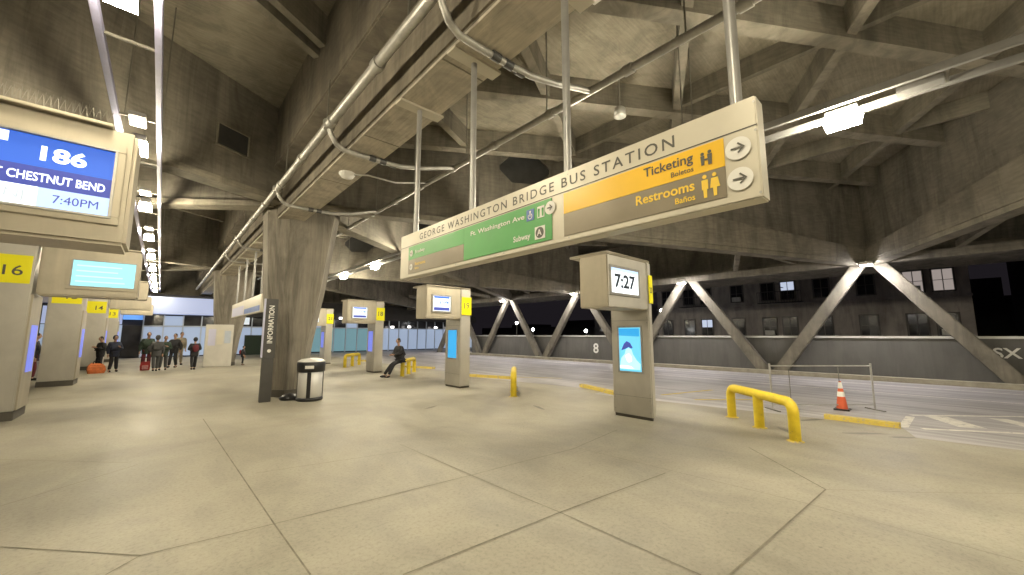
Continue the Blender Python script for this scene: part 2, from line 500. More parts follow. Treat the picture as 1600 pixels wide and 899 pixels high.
b1 = thing('apartment_building', 'dark apartment block with rows of sash windows, two of them lit, behind the parapet', 'building', (40, 0, 0))
MB().box(0, -1.8, -0.012, 12, 20.3, 14).build('wall', 'facade_brick', b1)
for z in (1.25, 4.35, 7.5):
    MB().box(-.14, -1.85, z, -.002, 20.35, z + .16).build('ledge', 'facade_brick', b1)
ys = [-0.6, 0.85, 3.4, 6.1, 8.4, 9.9, 12.4, 15.2, 16.9, 19.2]
windows(b1, 0, ys, [1.7, 4.8, 8.0], 1.0, 1.5, {(1, 0): 'lit_window', (1, 1): 'lit_window', (1, 4): 'lit_window_cool', (0, 7): 'lit_window_cool'})
for yy in (8.9, 15.9):
    fe = MB()
    for z in (4.5, 7.7):
        fe.box(-1.0, yy - 1.6, z - .04, -.16, yy + 1.6, z)
        for q in range(17):
            fe.box(-1.0, yy - 1.6 + q * .2 - .012, z, -.975, yy - 1.6 + q * .2 + .012, z + .9)
        fe.box(-1.01, yy - 1.6, z + .9, -.97, yy + 1.6, z + .94)
    for q in range(10):
        fe.box(-.75, yy - 1.0 + q * .2 - .1, 4.5 + q * .32, -.35, yy - 1.0 + q * .2 + .1, 4.53 + q * .32)
    fe.build('fire_escape', 'facade_dark', b1)
b2 = thing('low_building', 'low dark building with a few dim windows left of the clock pillar', 'building', (44, 0, 0))
MB().box(0, 20.6, -0.012, 10, 31.5, 5.0).build('wall', 'facade_dark', b2)
MB().box(-.1, 20.55, 5.0, 10.1, 31.6, 5.25).build('parapet', 'facade_dark', b2)
windows(b2, 0, [21.9, 24, 26.2, 28.4, 30.2], [2.2], .9, 1.5, {(0, 1): 'lit_window_cool'})
b3 = thing('corner_building', 'black building silhouette at the right edge beyond the parapet', 'building', (42, 0, 0))
MB().box(0, -12, -0.012, 9, -4.35, 12).build('wall', 'facade_dark', b3)
MB().box(-.12, -12, 9.0, -.002, -4.3, 9.3).build('ledge', 'facade_brick', b3)
windows(b3, 0, [-5.6, -7.6, -9.6], [3.0, 6.4], 1.0, 1.6, {})
b4 = thing('rooftop_block', 'stepped black rooftops between the two dark buildings at the right', 'building', (58, 0, 0))
MB().box(0, -9.5, -0.012, 6, -2.0, 4.6).build('wall', 'facade_dark', b4)
MB().box(1, -4.6, 4.6, 5, -2.2, 7.2).build('roof_block', 'facade_dark', b4)
MB().box(1, -9.4, 4.6, 5, -7.6, 6.2).build('roof_block', 'facade_dark', b4)
MB().box(2, -6.0, 4.6, 4, -4.7, 5.5).build('roof_block', 'facade_dark', b4)
b5 = thing('distant_block', 'far black row of rooftops on the skyline over the left of the parapet', 'building', (70, 0, 0))
MB().box(0, 34, -0.012, 10, 90, 3.6).build('wall', 'facade_dark', b5)
for (y0, y1, z) in [(36, 41, 5.6), (44, 47, 4.6), (52, 60, 5.0), (70, 78, 4.4)]:
    MB().box(1, y0, 3.6, 8, y1, z).build('roof_block', 'facade_dark', b5)
# street lamps beyond the parapet
def street_lamp(x, y, h, label):
    o = thing('street_lamp', label, 'street lamp', (x, y, 0), 'street lamps beyond the parapet')
    MB().tube([(0, 0, -.012), (0, 0, h - .1)], [.07, .05]).build('pole', 'thin_steel', o)
    MB().lathe([(.05, -.16), (.16, -.1), (.19, .02), (.12, .14), (.03, .18)], (0, 0, h)).build('lamp_globe', 'street_glow', o)
street_lamp(36, 38.6, 3.3, 'taller lit globe street lamp beside the left strut of the far V frame')
street_lamp(36, 35.5, 2.4, 'shorter lit street lamp just right of the second pillar')
street_lamp(33, 19.7, 2.35, 'single lit street lamp just left of the clock pillar over the parapet')
street_lamp(33, 16.35, 3.85, 'bright street lamp just right of the clock pillar head')
street_lamp(38, 28.5, 2.2, 'low dim street lamp between the two legs of the far V frame')

# ================================================================== ROOF
PK0 = 1.62; SP = 7.25; XC = 2.6; XW = 21.0
roof = thing('station_roof', 'huge folded concrete roof with spine beam, deep slanting girders and triangular coffers', 'roof', (0, 0, 0))
MB().box(-20, -16, 8.1, 26, 44, 8.4).build('roof_slab', 'slab_concrete', roof)
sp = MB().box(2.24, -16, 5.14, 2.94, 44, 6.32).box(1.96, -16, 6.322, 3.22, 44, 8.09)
sp.build('spine_beam', 'spine_shaded_concrete', roof, bevel=.03)
MB().box(2.27, -16, 5.10, 2.91, 44, 5.138).build('soffit_panel', 'soffit_lit_concrete', roof)

for q in range(16):
    MB().box(2.28, -6 + q * 2.44, 5.094, 2.90, -6 + q * 2.44 + .02, 5.0985).build('seam', 'rib_concrete', roof)
def girder(x0, y0, x1, y1):
    """a tall concrete wall from the spine to a peak: solid lower chord, octagonal eye, open triangle near the eaves, bottom flange"""
    a = Vector((x0, y0, 0)); b = Vector((x1, y1, 0)); L = (b - a).length; d = (b - a) / L; n = Vector((-d.y, d.x, 0))
    T = 0.26
    def pt(s, z): return tuple(a + d * s + Vector((0, 0, z)) - n * T / 2)
    def zb(s): return 5.6 - 0.95 * s / L
    zt = 8.095
    mb = MB()
    def poly(ps):
        mb.prism([pt(s, z) for s, z in ps], n * T)
    s0 = 0.45
    sa, sb = 6.0, 8.1                      # zone with the eye
    poly([(s0, zb(s0)), (sa, zb(sa)), (sa, zt), (s0, zt)])
    e0, e1, z0, z1, c = 6.18, 7.9, 6.75, 7.75, .42
    oc = [(e0 + c, z0), (e1 - c, z0), (e1, z0 + c), (e1, z1 - c), (e1 - c, z1), (e0 + c, z1), (e0, z1 - c), (e0, z0 + c)]
    bl, br, tr, tl = (sa, zb(sa)), (sb, zb(sb)), (sb, zt), (sa, zt)
    oc_b0, oc_b1 = (e0 + c, zb(e0 + c)), (e1 - c, zb(e1 - c))
    poly([oc_b0, oc_b1, oc[1], oc[0]])
    poly([oc_b1, br, (sb, oc[2][1]), oc[2], oc[1]])
    poly([oc[2], (sb, oc[2][1]), (sb, oc[3][1]), oc[3]])
    poly([oc[3], (sb, oc[3][1]), tr, (e1 - c, zt), oc[4]])
    poly([oc[4], (e1 - c, zt), (e0 + c, zt), oc[5]])
    poly([oc[5], (e0 + c, zt), tl, (sa, oc[6][1]), oc[6]])
    poly([oc[6], (sa, oc[6][1]), (sa, oc[7][1]), oc[7]])
    poly([oc[7], (sa, oc[7][1]), bl, oc_b0, oc[0]])
    se = L - .15
    poly([(sb, zb(sb)), (se, zb(se)), (se, zt), (sb, zt)])
    g_ = mb.build('girder', 'girder_concrete', roof)
    MB().prism([tuple(Vector(pt(s, z)) + n * T * .25) for s, z in oc], n * .02).build('eye_shade', 'dark_frame', g_)  # added dark sheet closes the open eye to stand for the shade inside
    fl = MB()
    fw = .24
    A = [(a + d * s + n * w + Vector((0, 0, zb(s) + z))) for s in (s0, L - .1) for w, z in ((-fw, -.16), (fw, -.16), (fw, -.003), (-fw, -.003))]
    fl.loft([[tuple(p) for p in A[:4]], [tuple(p) for p in A[4:]]])
    fl.build('flange', 'rib_concrete', g_)
    ch = MB(); c0 = 8.6
    for sg in (1, -1):
        q = [(c0, zb(c0) + .003), (L - .2, zb(L - .2) + .003), (L - .2, zb(L) + .42), (c0 + 4, zb(c0) + 1.0), (c0, zb(c0) + 1.05)]
        ch.prism([tuple(a + d * s + n * sg * (T / 2 + .004) + Vector((0, 0, z))) for s, z in q], n * sg * .14)
    ch.build('chord', 'chord_lit_concrete', g_)
    return g_

for yc in (12.5, 27.0):
    for sx in (1, -1):
        for sy in (1, -1):
            girder(XC, yc, XC + sx * 18.4, yc + sy * 10.88)
girder(XC, -9.26, XW, PK0)

# coffer ribs under the slab: two slanting families and one along the spine
def rib_poly(x0, y0, x1, y1, zb_, w, mb):
    a = Vector((x0, y0, 0)); b = Vector((x1, y1, 0)); d = (b - a).normalized(); n = Vector((-d.y, d.x, 0)) * w / 2
    mb.prism([tuple(a - n + Vector((0, 0, zb_))), tuple(b - n + Vector((0, 0, zb_))), tuple(b + n + Vector((0, 0, zb_))), tuple(a + n + Vector((0, 0, zb_)))], (0, 0, 8.098 - zb_))
for k in range(-6, 14):
    y9 = 0.68 + 3.42 * k
    mb = MB(); rib_poly(3.24, y9 - .63 * (3.24 - 9.6), 21, y9 - .63 * (21 - 9.6), 7.45, .32, mb); mb.build('rib', 'rib_concrete', roof)
    mb = MB(); rib_poly(3.24, y9 + .52 * (3.24 - 9.6), 21, y9 + .52 * (21 - 9.6), 7.53, .2, mb); mb.build('rib', 'rib_concrete', roof)
for y2 in (4.6, 7.75, 8.15, 15.4, 18.2, 21.5, 24.0, 30, 33, 37):
    mb = MB(); rib_poly(1.94, y2, -15.8, y2 - .592 * 17.7, 7.45, .16, mb); mb.build('rib', 'rib_concrete', roof)
for x in (9.55, 15.6, -5.4, -9.4):
    mb = MB(); rib_poly(x, -15.5, x, 43.5, 7.62, .14, mb); mb.build('rib', 'rib_concrete', roof)
# eaves: edge chord between the peaks, closing panel above it, lower infill ribs
for sx in (1, -1):
    xe = XC + sx * 18.4
    mb = MB().box(xe - .22, -16, 4.55, xe + .22, 44, 4.85)
    mb.build('edge_chord', 'girder_concrete', roof)
    mb = MB()
    mb.prism([(xe + sx * .25, -16, 4.9), (xe + sx * 3.6, -16, 4.6), (xe + sx * 3.6, -16, 8.095), (xe + sx * 3.3, -16, 8.095), (xe + sx * 3.3, -16, 4.85), (xe + sx * .25, -16, 5.05)], (0, 60, 0))
    mb.build('eaves_panel', 'girder_concrete', roof)
    for k in range(-2, 7):
        yp = PK0 + SP * k
        mb = MB()
        for dy in (2.4, 4.8):
            mb.prism([(xe - sx * .2, yp + dy - .1, 4.86), (xe - sx * 3.4, yp + 3.62 - .1, 5.35), (xe - sx * 3.4, yp + 3.62 + .1, 5.35), (xe - sx * .2, yp + dy + .1, 4.86)], (0, 0, .22))
        mb.build('brace', 'rib_concrete', roof)
MB().box(-20, 43.6, 4.9, 26, 43.9, 8.09).build('end_panel', 'girder_concrete', roof)
# recess in the girder left of the first column
d_ = Vector((-18.4, -10.88, 0)).normalized()
c_ = Vector((XC, 12.5, 6.55)) + d_ * 2.0; n_ = Vector((-d_.y, d_.x, 0))
if n_.y > 0: n_ = -n_
rc = MB()
cc = c_ + n_ * .135
for (u0, u1, v0, v1) in ((-.42, .42, .26, .30), (-.42, .42, -.30, -.26), (-.42, -.38, -.26, .26), (.38, .42, -.26, .26)):
    rc.prism([tuple(cc + d_ * u0 + Vector((0, 0, v0))), tuple(cc + d_ * u1 + Vector((0, 0, v0))), tuple(cc + d_ * u1 + Vector((0, 0, v1))), tuple(cc + d_ * u0 + Vector((0, 0, v1)))], n_ * .05)
rc.build('recess_frame', 'rib_concrete', roof)
rc = MB().prism([tuple(cc + d_ * -.38 + Vector((0, 0, -.26))), tuple(cc + d_ * .38 + Vector((0, 0, -.26))), tuple(cc + d_ * .38 + Vector((0, 0, .26))), tuple(cc + d_ * -.38 + Vector((0, 0, .26)))], n_ * .01)
rc.build('recess', 'dark_frame', roof)

# ------------------------------------------------------------------ columns
def column(dy, label):
    o = thing('concrete_column', label, 'column', (2.9, 13.2 + dy, 0), 'tapered concrete columns')
    secs = [(0.0, (2.74, 3.08), (2.49, 3.30), 12.52, 12.82), (1.5, (2.70, 3.20), (2.36, 3.46), 12.47, 12.80), (3.1, (2.62, 3.46), (2.18, 3.72), 12.42, 12.78), (5.62, (2.50, 3.76), (2.02, 4.06), 12.38, 12.80), (7.0, (2.44, 3.9), (1.95, 4.2), 12.36, 12.80)]
    rings = []
    for z, (f0, f1), (s0, s1), yf, ys_ in secs:
        yb = 26.4 - yf; yt = 26.4 - ys_
        rings.append([(x - 2.9, y - 13.2, z) for x, y in ((f0, yf), (f1, yf), (s1, ys_), (s1, yt), (f1, yb), (f0, yb), (s0, yt), (s0, ys_))])
    MB().loft(rings).build('shaft', 'column_concrete', o, bevel=.025)
    MB().loft([[(x * 1.0, y, z) for x, y in ((-.16 - .03, -.71), (.18 + .03, -.71), (.43, -.40), (.43, .40), (.21, .71), (-.19, .71), (-.44, .40), (-.44, -.40))] for z in (0.0, .2)]).build('skirting', 'skirting', o)
    return o
column(0, 'stained tapering concrete column behind the dark totem sign')
column(14.6, 'farther tapering concrete column beside the red jacketed person')
# boxed poster panel at the foot of the far column
o = thing('poster_panel', 'chest high grey panel with posters at the foot of the far column', 'notice panel', (2.45, 26.9, 0))
MB().box(-.62, -.18, 0, .62, .12, 2.3).build('panel', 'steel_panel', o, bevel=.02)
for k, (a, b, m_) in enumerate([(-.5, -.18, 'fascia_lavender'), (-.12, .16, 'sign_cream'), (.22, .5, 'mullion')]):
    MB().box(a, -.2, 1.15 + .06 * k, b, -.182, 2.05 - .05 * k).build('poster', m_, o)

# ------------------------------------------------------------------ V struts with floodlights along the parapet
where = {-1: None, 0: 'bright V strut nearest on the right, with the apartment windows behind it', 1: 'V strut just right of the clock pillar', 2: 'V strut mostly hidden behind the clock pillar', 3: 'V strut between the second pillar and the clock pillar', 4: 'small far V strut right behind the second pillar', 5: 'farthest V strut, hidden behind the second pillar'}
fl_lab = ['floodlight on the nearest V strut, before the apartment windows', 'floodlight on the V strut just right of the clock pillar', 'floodlight hidden behind the head of the clock pillar', 'floodlight on the V strut between second pillar and clock pillar', 'farthest floodlight, behind the yellow plate of the second pillar']
for k in range(0, 5):
    yp = PK0 + SP * k
    o = thing('v_strut', where[k], 'strut', (XW, yp, 0), 'V struts along the parapet')
    for s_ in (1, -1):
        top = (0, s_ * .30, 4.55); bot = (0, s_ * 3.40, -0.012)
        mb = MB(); rings = []
        for (x, y, z), w, dpt in ((bot, .29, .16), (top, .25, .15)):
            rings.append([(x - dpt, y - w, z), (x + dpt, y - w, z), (x + dpt, y + w, z), (x - dpt, y + w, z)])
        mb.loft(rings).build('leg', 'strut_concrete', o, bevel=.03)
    f = thing('flood_lamp', fl_lab[k], 'floodlight', (XW - .78, yp, 4.40), 'floodlights on the V struts')
    MB().box(-.16, -.2, .05, .12, .2, .16).build('housing', 'galvanised', f, bevel=.015)
    MB().tube([(.1, 0, .11), (.6, 0, .11), (.75, 0, .16)], .025, 8).build('arm', 'galvanised', f)
    MB().box(-.13, -.16, .02, .09, .16, .048).build('lens', 'flood_glow', f)

# ------------------------------------------------------------------ pipes under the roof
def pipe(x, z, y0, y1, r, label, step):
    o = thing('roof_pipe', label, 'pipe', (x, y0, z))
    MB().tube([(0, 0, 0), (0, y1 - y0, 0)], r, 12).build('tube', 'galvanised', o)
    y = 1.3
    while y < y1 - y0:
        MB().tube([(0, y - .07, 0), (0, y + .07, 0)], r * 1.32, 12).build('coupling', 'galvanised', o); y += step
    y = .8
    while y < y1 - y0:
        MB().tube([(0, y, r), (0, y, 8.09 - z if x > 3 else .915)], .012, 6).build('hanger', 'thin_steel', o); y += step * 1.6
pipe(1.89, 5.4, -6, 40, .068, 'thick galvanised pipe running along the left of the spine beam', 1.9)
pipe(4.51, 5.4, -6, 30, .056, 'galvanised pipe running right of the spine beam above the hanging sign', 1.45)
for k, (y, lb) in enumerate([(3.22, 'nearest conduit loop crossing under the spine beam at the top of the view'), (6.85, 'second conduit loop crossing under the spine beam, above the far end of the hanging sign'), (10.9, 'third conduit loop crossing under the spine beam just before the column'), (17.6, 'conduit loop under the spine beam between the two columns, nearer one'), (21.2, 'conduit loop under the spine beam between the two columns, farther one')]):
    o = thing('conduit_loop', lb, 'conduit', (2.6, y, 5.0), 'conduit loops under the spine beam')
    MB().tube([(-.71, 0, .40), (-.66, .01, .24), (-.56, .03, .11), (-.42, .05, .05), (-.2, .05, .045), (.35, .03, .045), (.65, .0, .05), (1.1, -.03, .14), (1.6, -.03, .30), (1.91, -.02, .40)], .043, 10).build('tube', 'galvanised', o)
    for q in (.1, .3, .5):
        MB().tube([(q - .06, .04, .052), (q + .06, .035, .048)], .055, 10).build('coupling', 'dark_frame', o)
    MB().lathe([(.085, -.08), (.1, -.05), (.1, .05), (.085, .08)], (-.71, 0, .40), 12).build('elbow', 'galvanised', o)
o = tag(MB().lathe([(.16, 0), (.16, -.03), (.12, -.09), (.05, -.12)], (2.62, 8.0, 5.098), 18).build('dome_light', 'white_paint'), 'small white dome light under the spine beam', 'dome light')
o = tag(MB().tube([(2.68, 7.95, 5.07), (2.95, 7.7, 5.05), (3.6, 7.8, 5.1), (4.49, 8.0, 5.4)], .02, 8).build('cable', 'galvanised'), 'thin cable looping from the dome light to the right pipe', 'cable')
o = thing('junction_box', 'white square junction box under the coffers at the top edge', 'junction box', (4.55, 3.05, 7.0))
MB().box(-.2, -.2, 0, .2, .2, .22).build('box', 'white_paint', o, bevel=.02)
MB().tube([(0, 0, .22), (0, 0, 1.09)], .03, 8).build('stem', 'galvanised', o)
o = thing('spot_lamp', 'small unlit ceiling spotlight above the yellow half of the hanging sign', 'spotlight', (7.9, 4.75, 7.15))
MB().lathe([(.06, .16), (.13, .1), (.15, -.1), (.13, -.1)], n=14).build('shade', 'cap_metal', o)
MB().tube([(0, 0, .16), (0, 0, .94)], .022, 8).build('stem', 'galvanised', o)

# ------------------------------------------------------------------ lamp racks
def rack(x, y0, y1, label):
    o = thing('lamp_rack', label, 'lighting rack', (x, y0, 5.125))
    L = y1 - y0
    for s_ in (-.25, .25):
        MB().box(s_ - .035, 0, 0, s_ + .035, L, .11).build('rail', 'rail_metal' if x > 0 else 'rail_blue_lit', o, bevel=.008)
    y = .7
    while y < L:
        MB().box(-.212, y - .016, .03, .212, y + .016, .06).build('rung', 'thin_steel', o); y += 2.16
    y = 1.9
    while y < L:
        for s_ in (-.25, .25):
            MB().tube([(s_, y, .112), (s_, y, 2.97)], .012, 6).build('hanger', 'thin_steel', o)
        y += 6.48
rack(7.42, -11.9, 40, 'long twin rail lamp rack over the right row of pillars')
rack(-.54, -11.9, 42, 'long twin rail lamp rack over the left row of pillars')
def lamp(x, y, label, g):
    o = thing('strip_lamp', label, 'lamp', (x, y, 4.90), g)
    MB().box(-.085, -.19, .137, .085, .19, .26).build('housing', 'rail_metal', o, bevel=.01)
    tw, tl = (.108, .194) if x < 0 else (.146, .232)
    MB().loft([[(-.12, -.205, .0), (.12, -.205, .0), (.12, .205, .0), (-.12, .205, .0)], [(-tw, -tl, .135), (tw, -tl, .135), (tw, tl, .135), (-tw, tl, .135)]]).build('lens', 'lamp_glow' if x < 0 else 'lamp_glow_right', o, bevel=.035)
    MB().box(-.10, -1.05, .2, .10, -.6, .27).build('ballast', 'rail_metal', o, bevel=.01)
    return o
gR = 'lamps on the right rack'; gL = 'lamps on the left rack'
nR = {0: 'glaring lamp on the rack just right of the hanging sign', 1: 'lamp on the right rack hidden behind the hanging sign', 4: 'lit lamp on the right rack, the nearer of two left of the hanging sign', 5: 'lit lamp on the right rack, the farther of two left of the hanging sign'}
for k in range(-3, 8):
    lamp(7.42, .68 + 4.33 * k, nR.get(k, 'lamp on the right rack out of view behind the sign, the column or the camera'), gR)
nL = {0: 'glaring lamp at the top left corner of the view', 1: 'lit lamp beside the top right corner of the route display', 2: 'lit lamp beside the middle of the route display', 3: 'lit lamp beside the lower right corner of the route display', 4: 'lit lamp right of the teal display, uppermost of the small ones'}
for k in range(-3, 9):
    lamp(-.54, 4.85 + 4.2 * k, nL.get(k, 'small far lamp on the left rack in the line right of the teal display' if k > 4 else 'lamp on the left rack behind the camera'), gL)

# ================================================================== HANGING SIGNS
def hanging_sign(y0, y1, label, main):
    S0, S1 = 2.54, 2.68
    o = thing('hanging_sign', label, 'sign', (2.6, (y0 + y1) / 2, 2.55))
    cy = (y0 + y1) / 2
    a, b = y0 - cy, y1 - cy
    fx = S0 - 2.6
    MB().box(fx, a, 0, S1 - 2.6, b, .64).build('board', 'sign_cream', o, bevel=.008)
    rodY = [.73, 2.11, 3.55, 4.91] if main else [16.4, 18.2, 20.3, 22.5]
    for ry in rodY:
        MB().tube([(.0, ry - cy, .64), (0, ry - cy, 2.545)], .036, 12).build('rod', 'rail_metal', o)
        MB().box(-.34, ry - cy - .09, 2.515, .36, ry - cy + .09, 2.548).build('ceiling_plate', 'sign_cream', o)
    u = (0, -1, 0); v = (0, 0, 1)
    def panel(ya, yb, za, zb_, m_, d=.002):
        return MB().box(fx - d - .004, yb - cy, za - 2.55, fx - .001, ya - cy, zb_ - 2.55).build('panel', m_, o)
    X = fx - .0065
    for yy in (y0 + .012, cy - .012, y1 - .012, y0 + 1.45, y1 - 1.45):
        for zz in (.03, .42, .60):
            disc(MB(), (fx, yy - cy, zz), u, v, .008, 8, .002).build('screw', 'galvanised', o)
    if main:
        panel(4.98, 3.62, 2.80, 2.985, 'sign_green')
        panel(4.98, 3.62, 2.60, 2.798, 'sign_bronze')
        panel(3.615, 2.25, 2.60, 2.985, 'sign_green', .004)
        panel(2.11, .80, 2.80, 2.985, 'sign_yellow')
        panel(2.11, .80, 2.60, 2.798, 'sign_bronze')
        MB().box(fx - .004, a + .002, .448, fx - .001, b - .002, .454).build('seam', 'sign_text_dark', o)
        tx = MB()
        letter(tx, 'GEORGE WASHINGTON BRIDGE BUS STATION', (fx, 4.68 - cy, 3.045 - 2.55), u, v, .088, 3.57, bold=.008, track=1.28)
        letter(tx, 'Ticketing', (X, .99 - cy, 2.892 - 2.55), u, v, .067, align='R', bold=.015)
        letter(tx, 'Boletos', (X, .99 - cy, 2.828 - 2.55), u, v, .036, align='R', bold=.01)
        tx.build('lettering', 'sign_text_dark', o)
        tg = MB()
        letter(tg, 'Restrooms', (X, .99 - cy, 2.698 - 2.55), u, v, .068, align='R', bold=.02)
        letter(tg, 'Baños', (X, .99 - cy, 2.632 - 2.55), u, v, .04, align='R', bold=.015)
        letter(tg, 'Restrooms', (X, 4.78 - cy, 2.70 - 2.55), u, v, .045, bold=.015)
        letter(tg, 'Baños', (X, 4.78 - cy, 2.645 - 2.55), u, v, .032, bold=.012)
        for q, (cyy, cz) in enumerate([(.925, 2.70), (.865, 2.70)]):          # two restroom figures
            c = (X, cyy - cy, cz - 2.55)
            disc(tg, (c[0], c[1], c[2] + .065), u, v, .014, 10, .004)
            flat(tg, [(-.02, .045), (.02, .045), (.03 if q else .02, -.02), (.012, -.02), (.01, -.075), (-.01, -.075), (-.012, -.02), (-.03 if q else -.02, -.02)][::-1], c, u, v, 1.0, .004)
        tg.build('lettering', 'sign_text_gold', o)
        td = MB()                                                           # ticketing figures
        for cyy, sc in ((.93, .8), (.885, .9)):
            c = (X, cyy - cy, 2.885 - 2.55)
            disc(td, (c[0], c[1], c[2] + .045 * sc), u, v, .012, 10, .004)
            flat(td, [(-.016, .03), (.016, .03), (.012, -.05), (-.012, -.05)][::-1], c, u, v, sc, .004)
        flat(td, [(-.03, 0), (.03, 0), (.03, -.012), (-.03, -.012)][::-1], (X, .905 - cy, 2.885 - 2.55), u, v, 1, .0045)
        td.build('pictogram', 'sign_text_dark', o)
        tw = MB()
        letter(tw, 'Ft. Washington Ave', (X - .002, 2.60 - cy, 2.865 - 2.55), u, v, .05, .88, align='R', bold=.015)
        letter(tw, 'Subway', (X - .002, 2.52 - cy, 2.66 - 2.55), u, v, .055, align='R', bold=.02)
        letter(tw, 'Broadway', (X, 4.78 - cy, 2.87 - 2.55), u, v, .045, bold=.015)
        for yy, zz, r_ in ((.72, 2.885, .072), (.72, 2.69, .072), (2.265, 2.895, .062), (4.885, 2.885, .045), (4.885, 2.69, .045)):
            disc(MB(), (X - .003, yy - cy, zz - 2.55), u, v, r_, 24).build('disc', 'white_paint', o)
        MB().box(X - .006, 2.335 - cy, 2.83 - 2.55, X - .003, 2.425 - cy, 2.94 - 2.55).build('pictogram', 'white_paint', o)
        MB().box(X - .006, 2.33 - cy, 2.63 - 2.55, X - .003, 2.46 - cy, 2.75 - 2.55).build('pictogram', 'white_paint', o)
        tw.build('lettering', 'white_paint', o)
        bl = MB()
        bl.box(X - .006, 2.47 - cy, 2.83 - 2.55, X - .003, 2.57 - cy, 2.94 - 2.55)
        bl.build('pictogram', 'sign_blue', o)
        wc = MB()
        disc(wc, (X - .006, 2.518 - cy, 2.915 - 2.55), u, v, .012, 10, .002)
        for q in range(9):                                                  # ring of the wheelchair mark
            t0 = q * .55 + 2.4; t1 = t0 + .55
            flat(wc, [(.03 * math.cos(t0), .03 * math.sin(t0)), (.03 * math.cos(t1), .03 * math.sin(t1)), (.022 * math.cos(t1), .022 * math.sin(t1)), (.022 * math.cos(t0), .022 * math.sin(t0))][::-1], (X - .006, 2.52 - cy, 2.872 - 2.55), u, v, 1, .002)
        flat(wc, [(-.006, .035), (.006, .035), (.006, 0), (-.006, 0)][::-1], (X - .006, 2.52 - cy, 2.87 - 2.55), u, v, 1, .002)
        wc.build('pictogram', 'white_paint', o)
        gd = MB()
        for yy in (2.405, 2.355):                                           # figures in the lift mark
            disc(gd, (X - .006, yy - cy, 2.91 - 2.55), u, v, .011, 10, .002)
            flat(gd, [(-.014, .03), (.014, .03), (.01, -.045), (-.01, -.045)][::-1], (X - .006, yy - cy, 2.885 - 2.55), u, v, 1, .002)
        gd.build('pictogram', 'sign_green', o)
        ar = MB()
        for yy, zz in ((.72, 2.885), (.72, 2.69), (2.265, 2.895)):
            arrow(ar, (X - .006, yy - cy, zz - 2.55), u, v, .052 if yy < 1 else .044)
        for yy, zz in ((4.885, 2.885), (4.885, 2.69)):
            arrow(ar, (X - .006, yy - cy, zz - 2.55), (0, 1, 0), (0, 0, -1), .032)
        disc(ar, (X - .006, 2.395 - cy, 2.69 - 2.55), u, v, .052, 20, .002)
        ar.build('arrow', 'sign_text_dark', o)
        la = MB()
        letter(la, 'A', (X - .0105, 2.395 - cy, 2.662 - 2.55), u, v, .058, align='C', bold=.02)
        la.build('lettering', 'white_paint', o)
    else:
        panel(y1 - .2, cy + .1, 2.60, 2.985, 'fascia_lavender')
        panel(cy - .1, y0 + .25, 2.80, 2.985, 'sign_cream', .003)
        panel(cy - .1, y0 + .25, 2.60, 2.797, 'sign_blue', .003)
    return o
hanging_sign(.61, 5.24, 'long hanging direction sign with green and yellow panels under the spine beam', True)
hanging_sign(15.9, 23.4, 'far pale hanging sign on four rods beyond the first column', False)

# ================================================================== PILLARS WITH DISPLAYS
def ring_frame(mb, x0, x1, z0, z1, y, w, d):
    mb.box(x0 - w, y - d, z0 - w, x1 + w, y, z0); mb.box(x0 - w, y - d, z1, x1 + w, y, z1 + w)
    mb.box(x0 - w, y - d, z0, x0, y, z1); mb.box(x1, y - d, z0, x1 + w, y, z1)

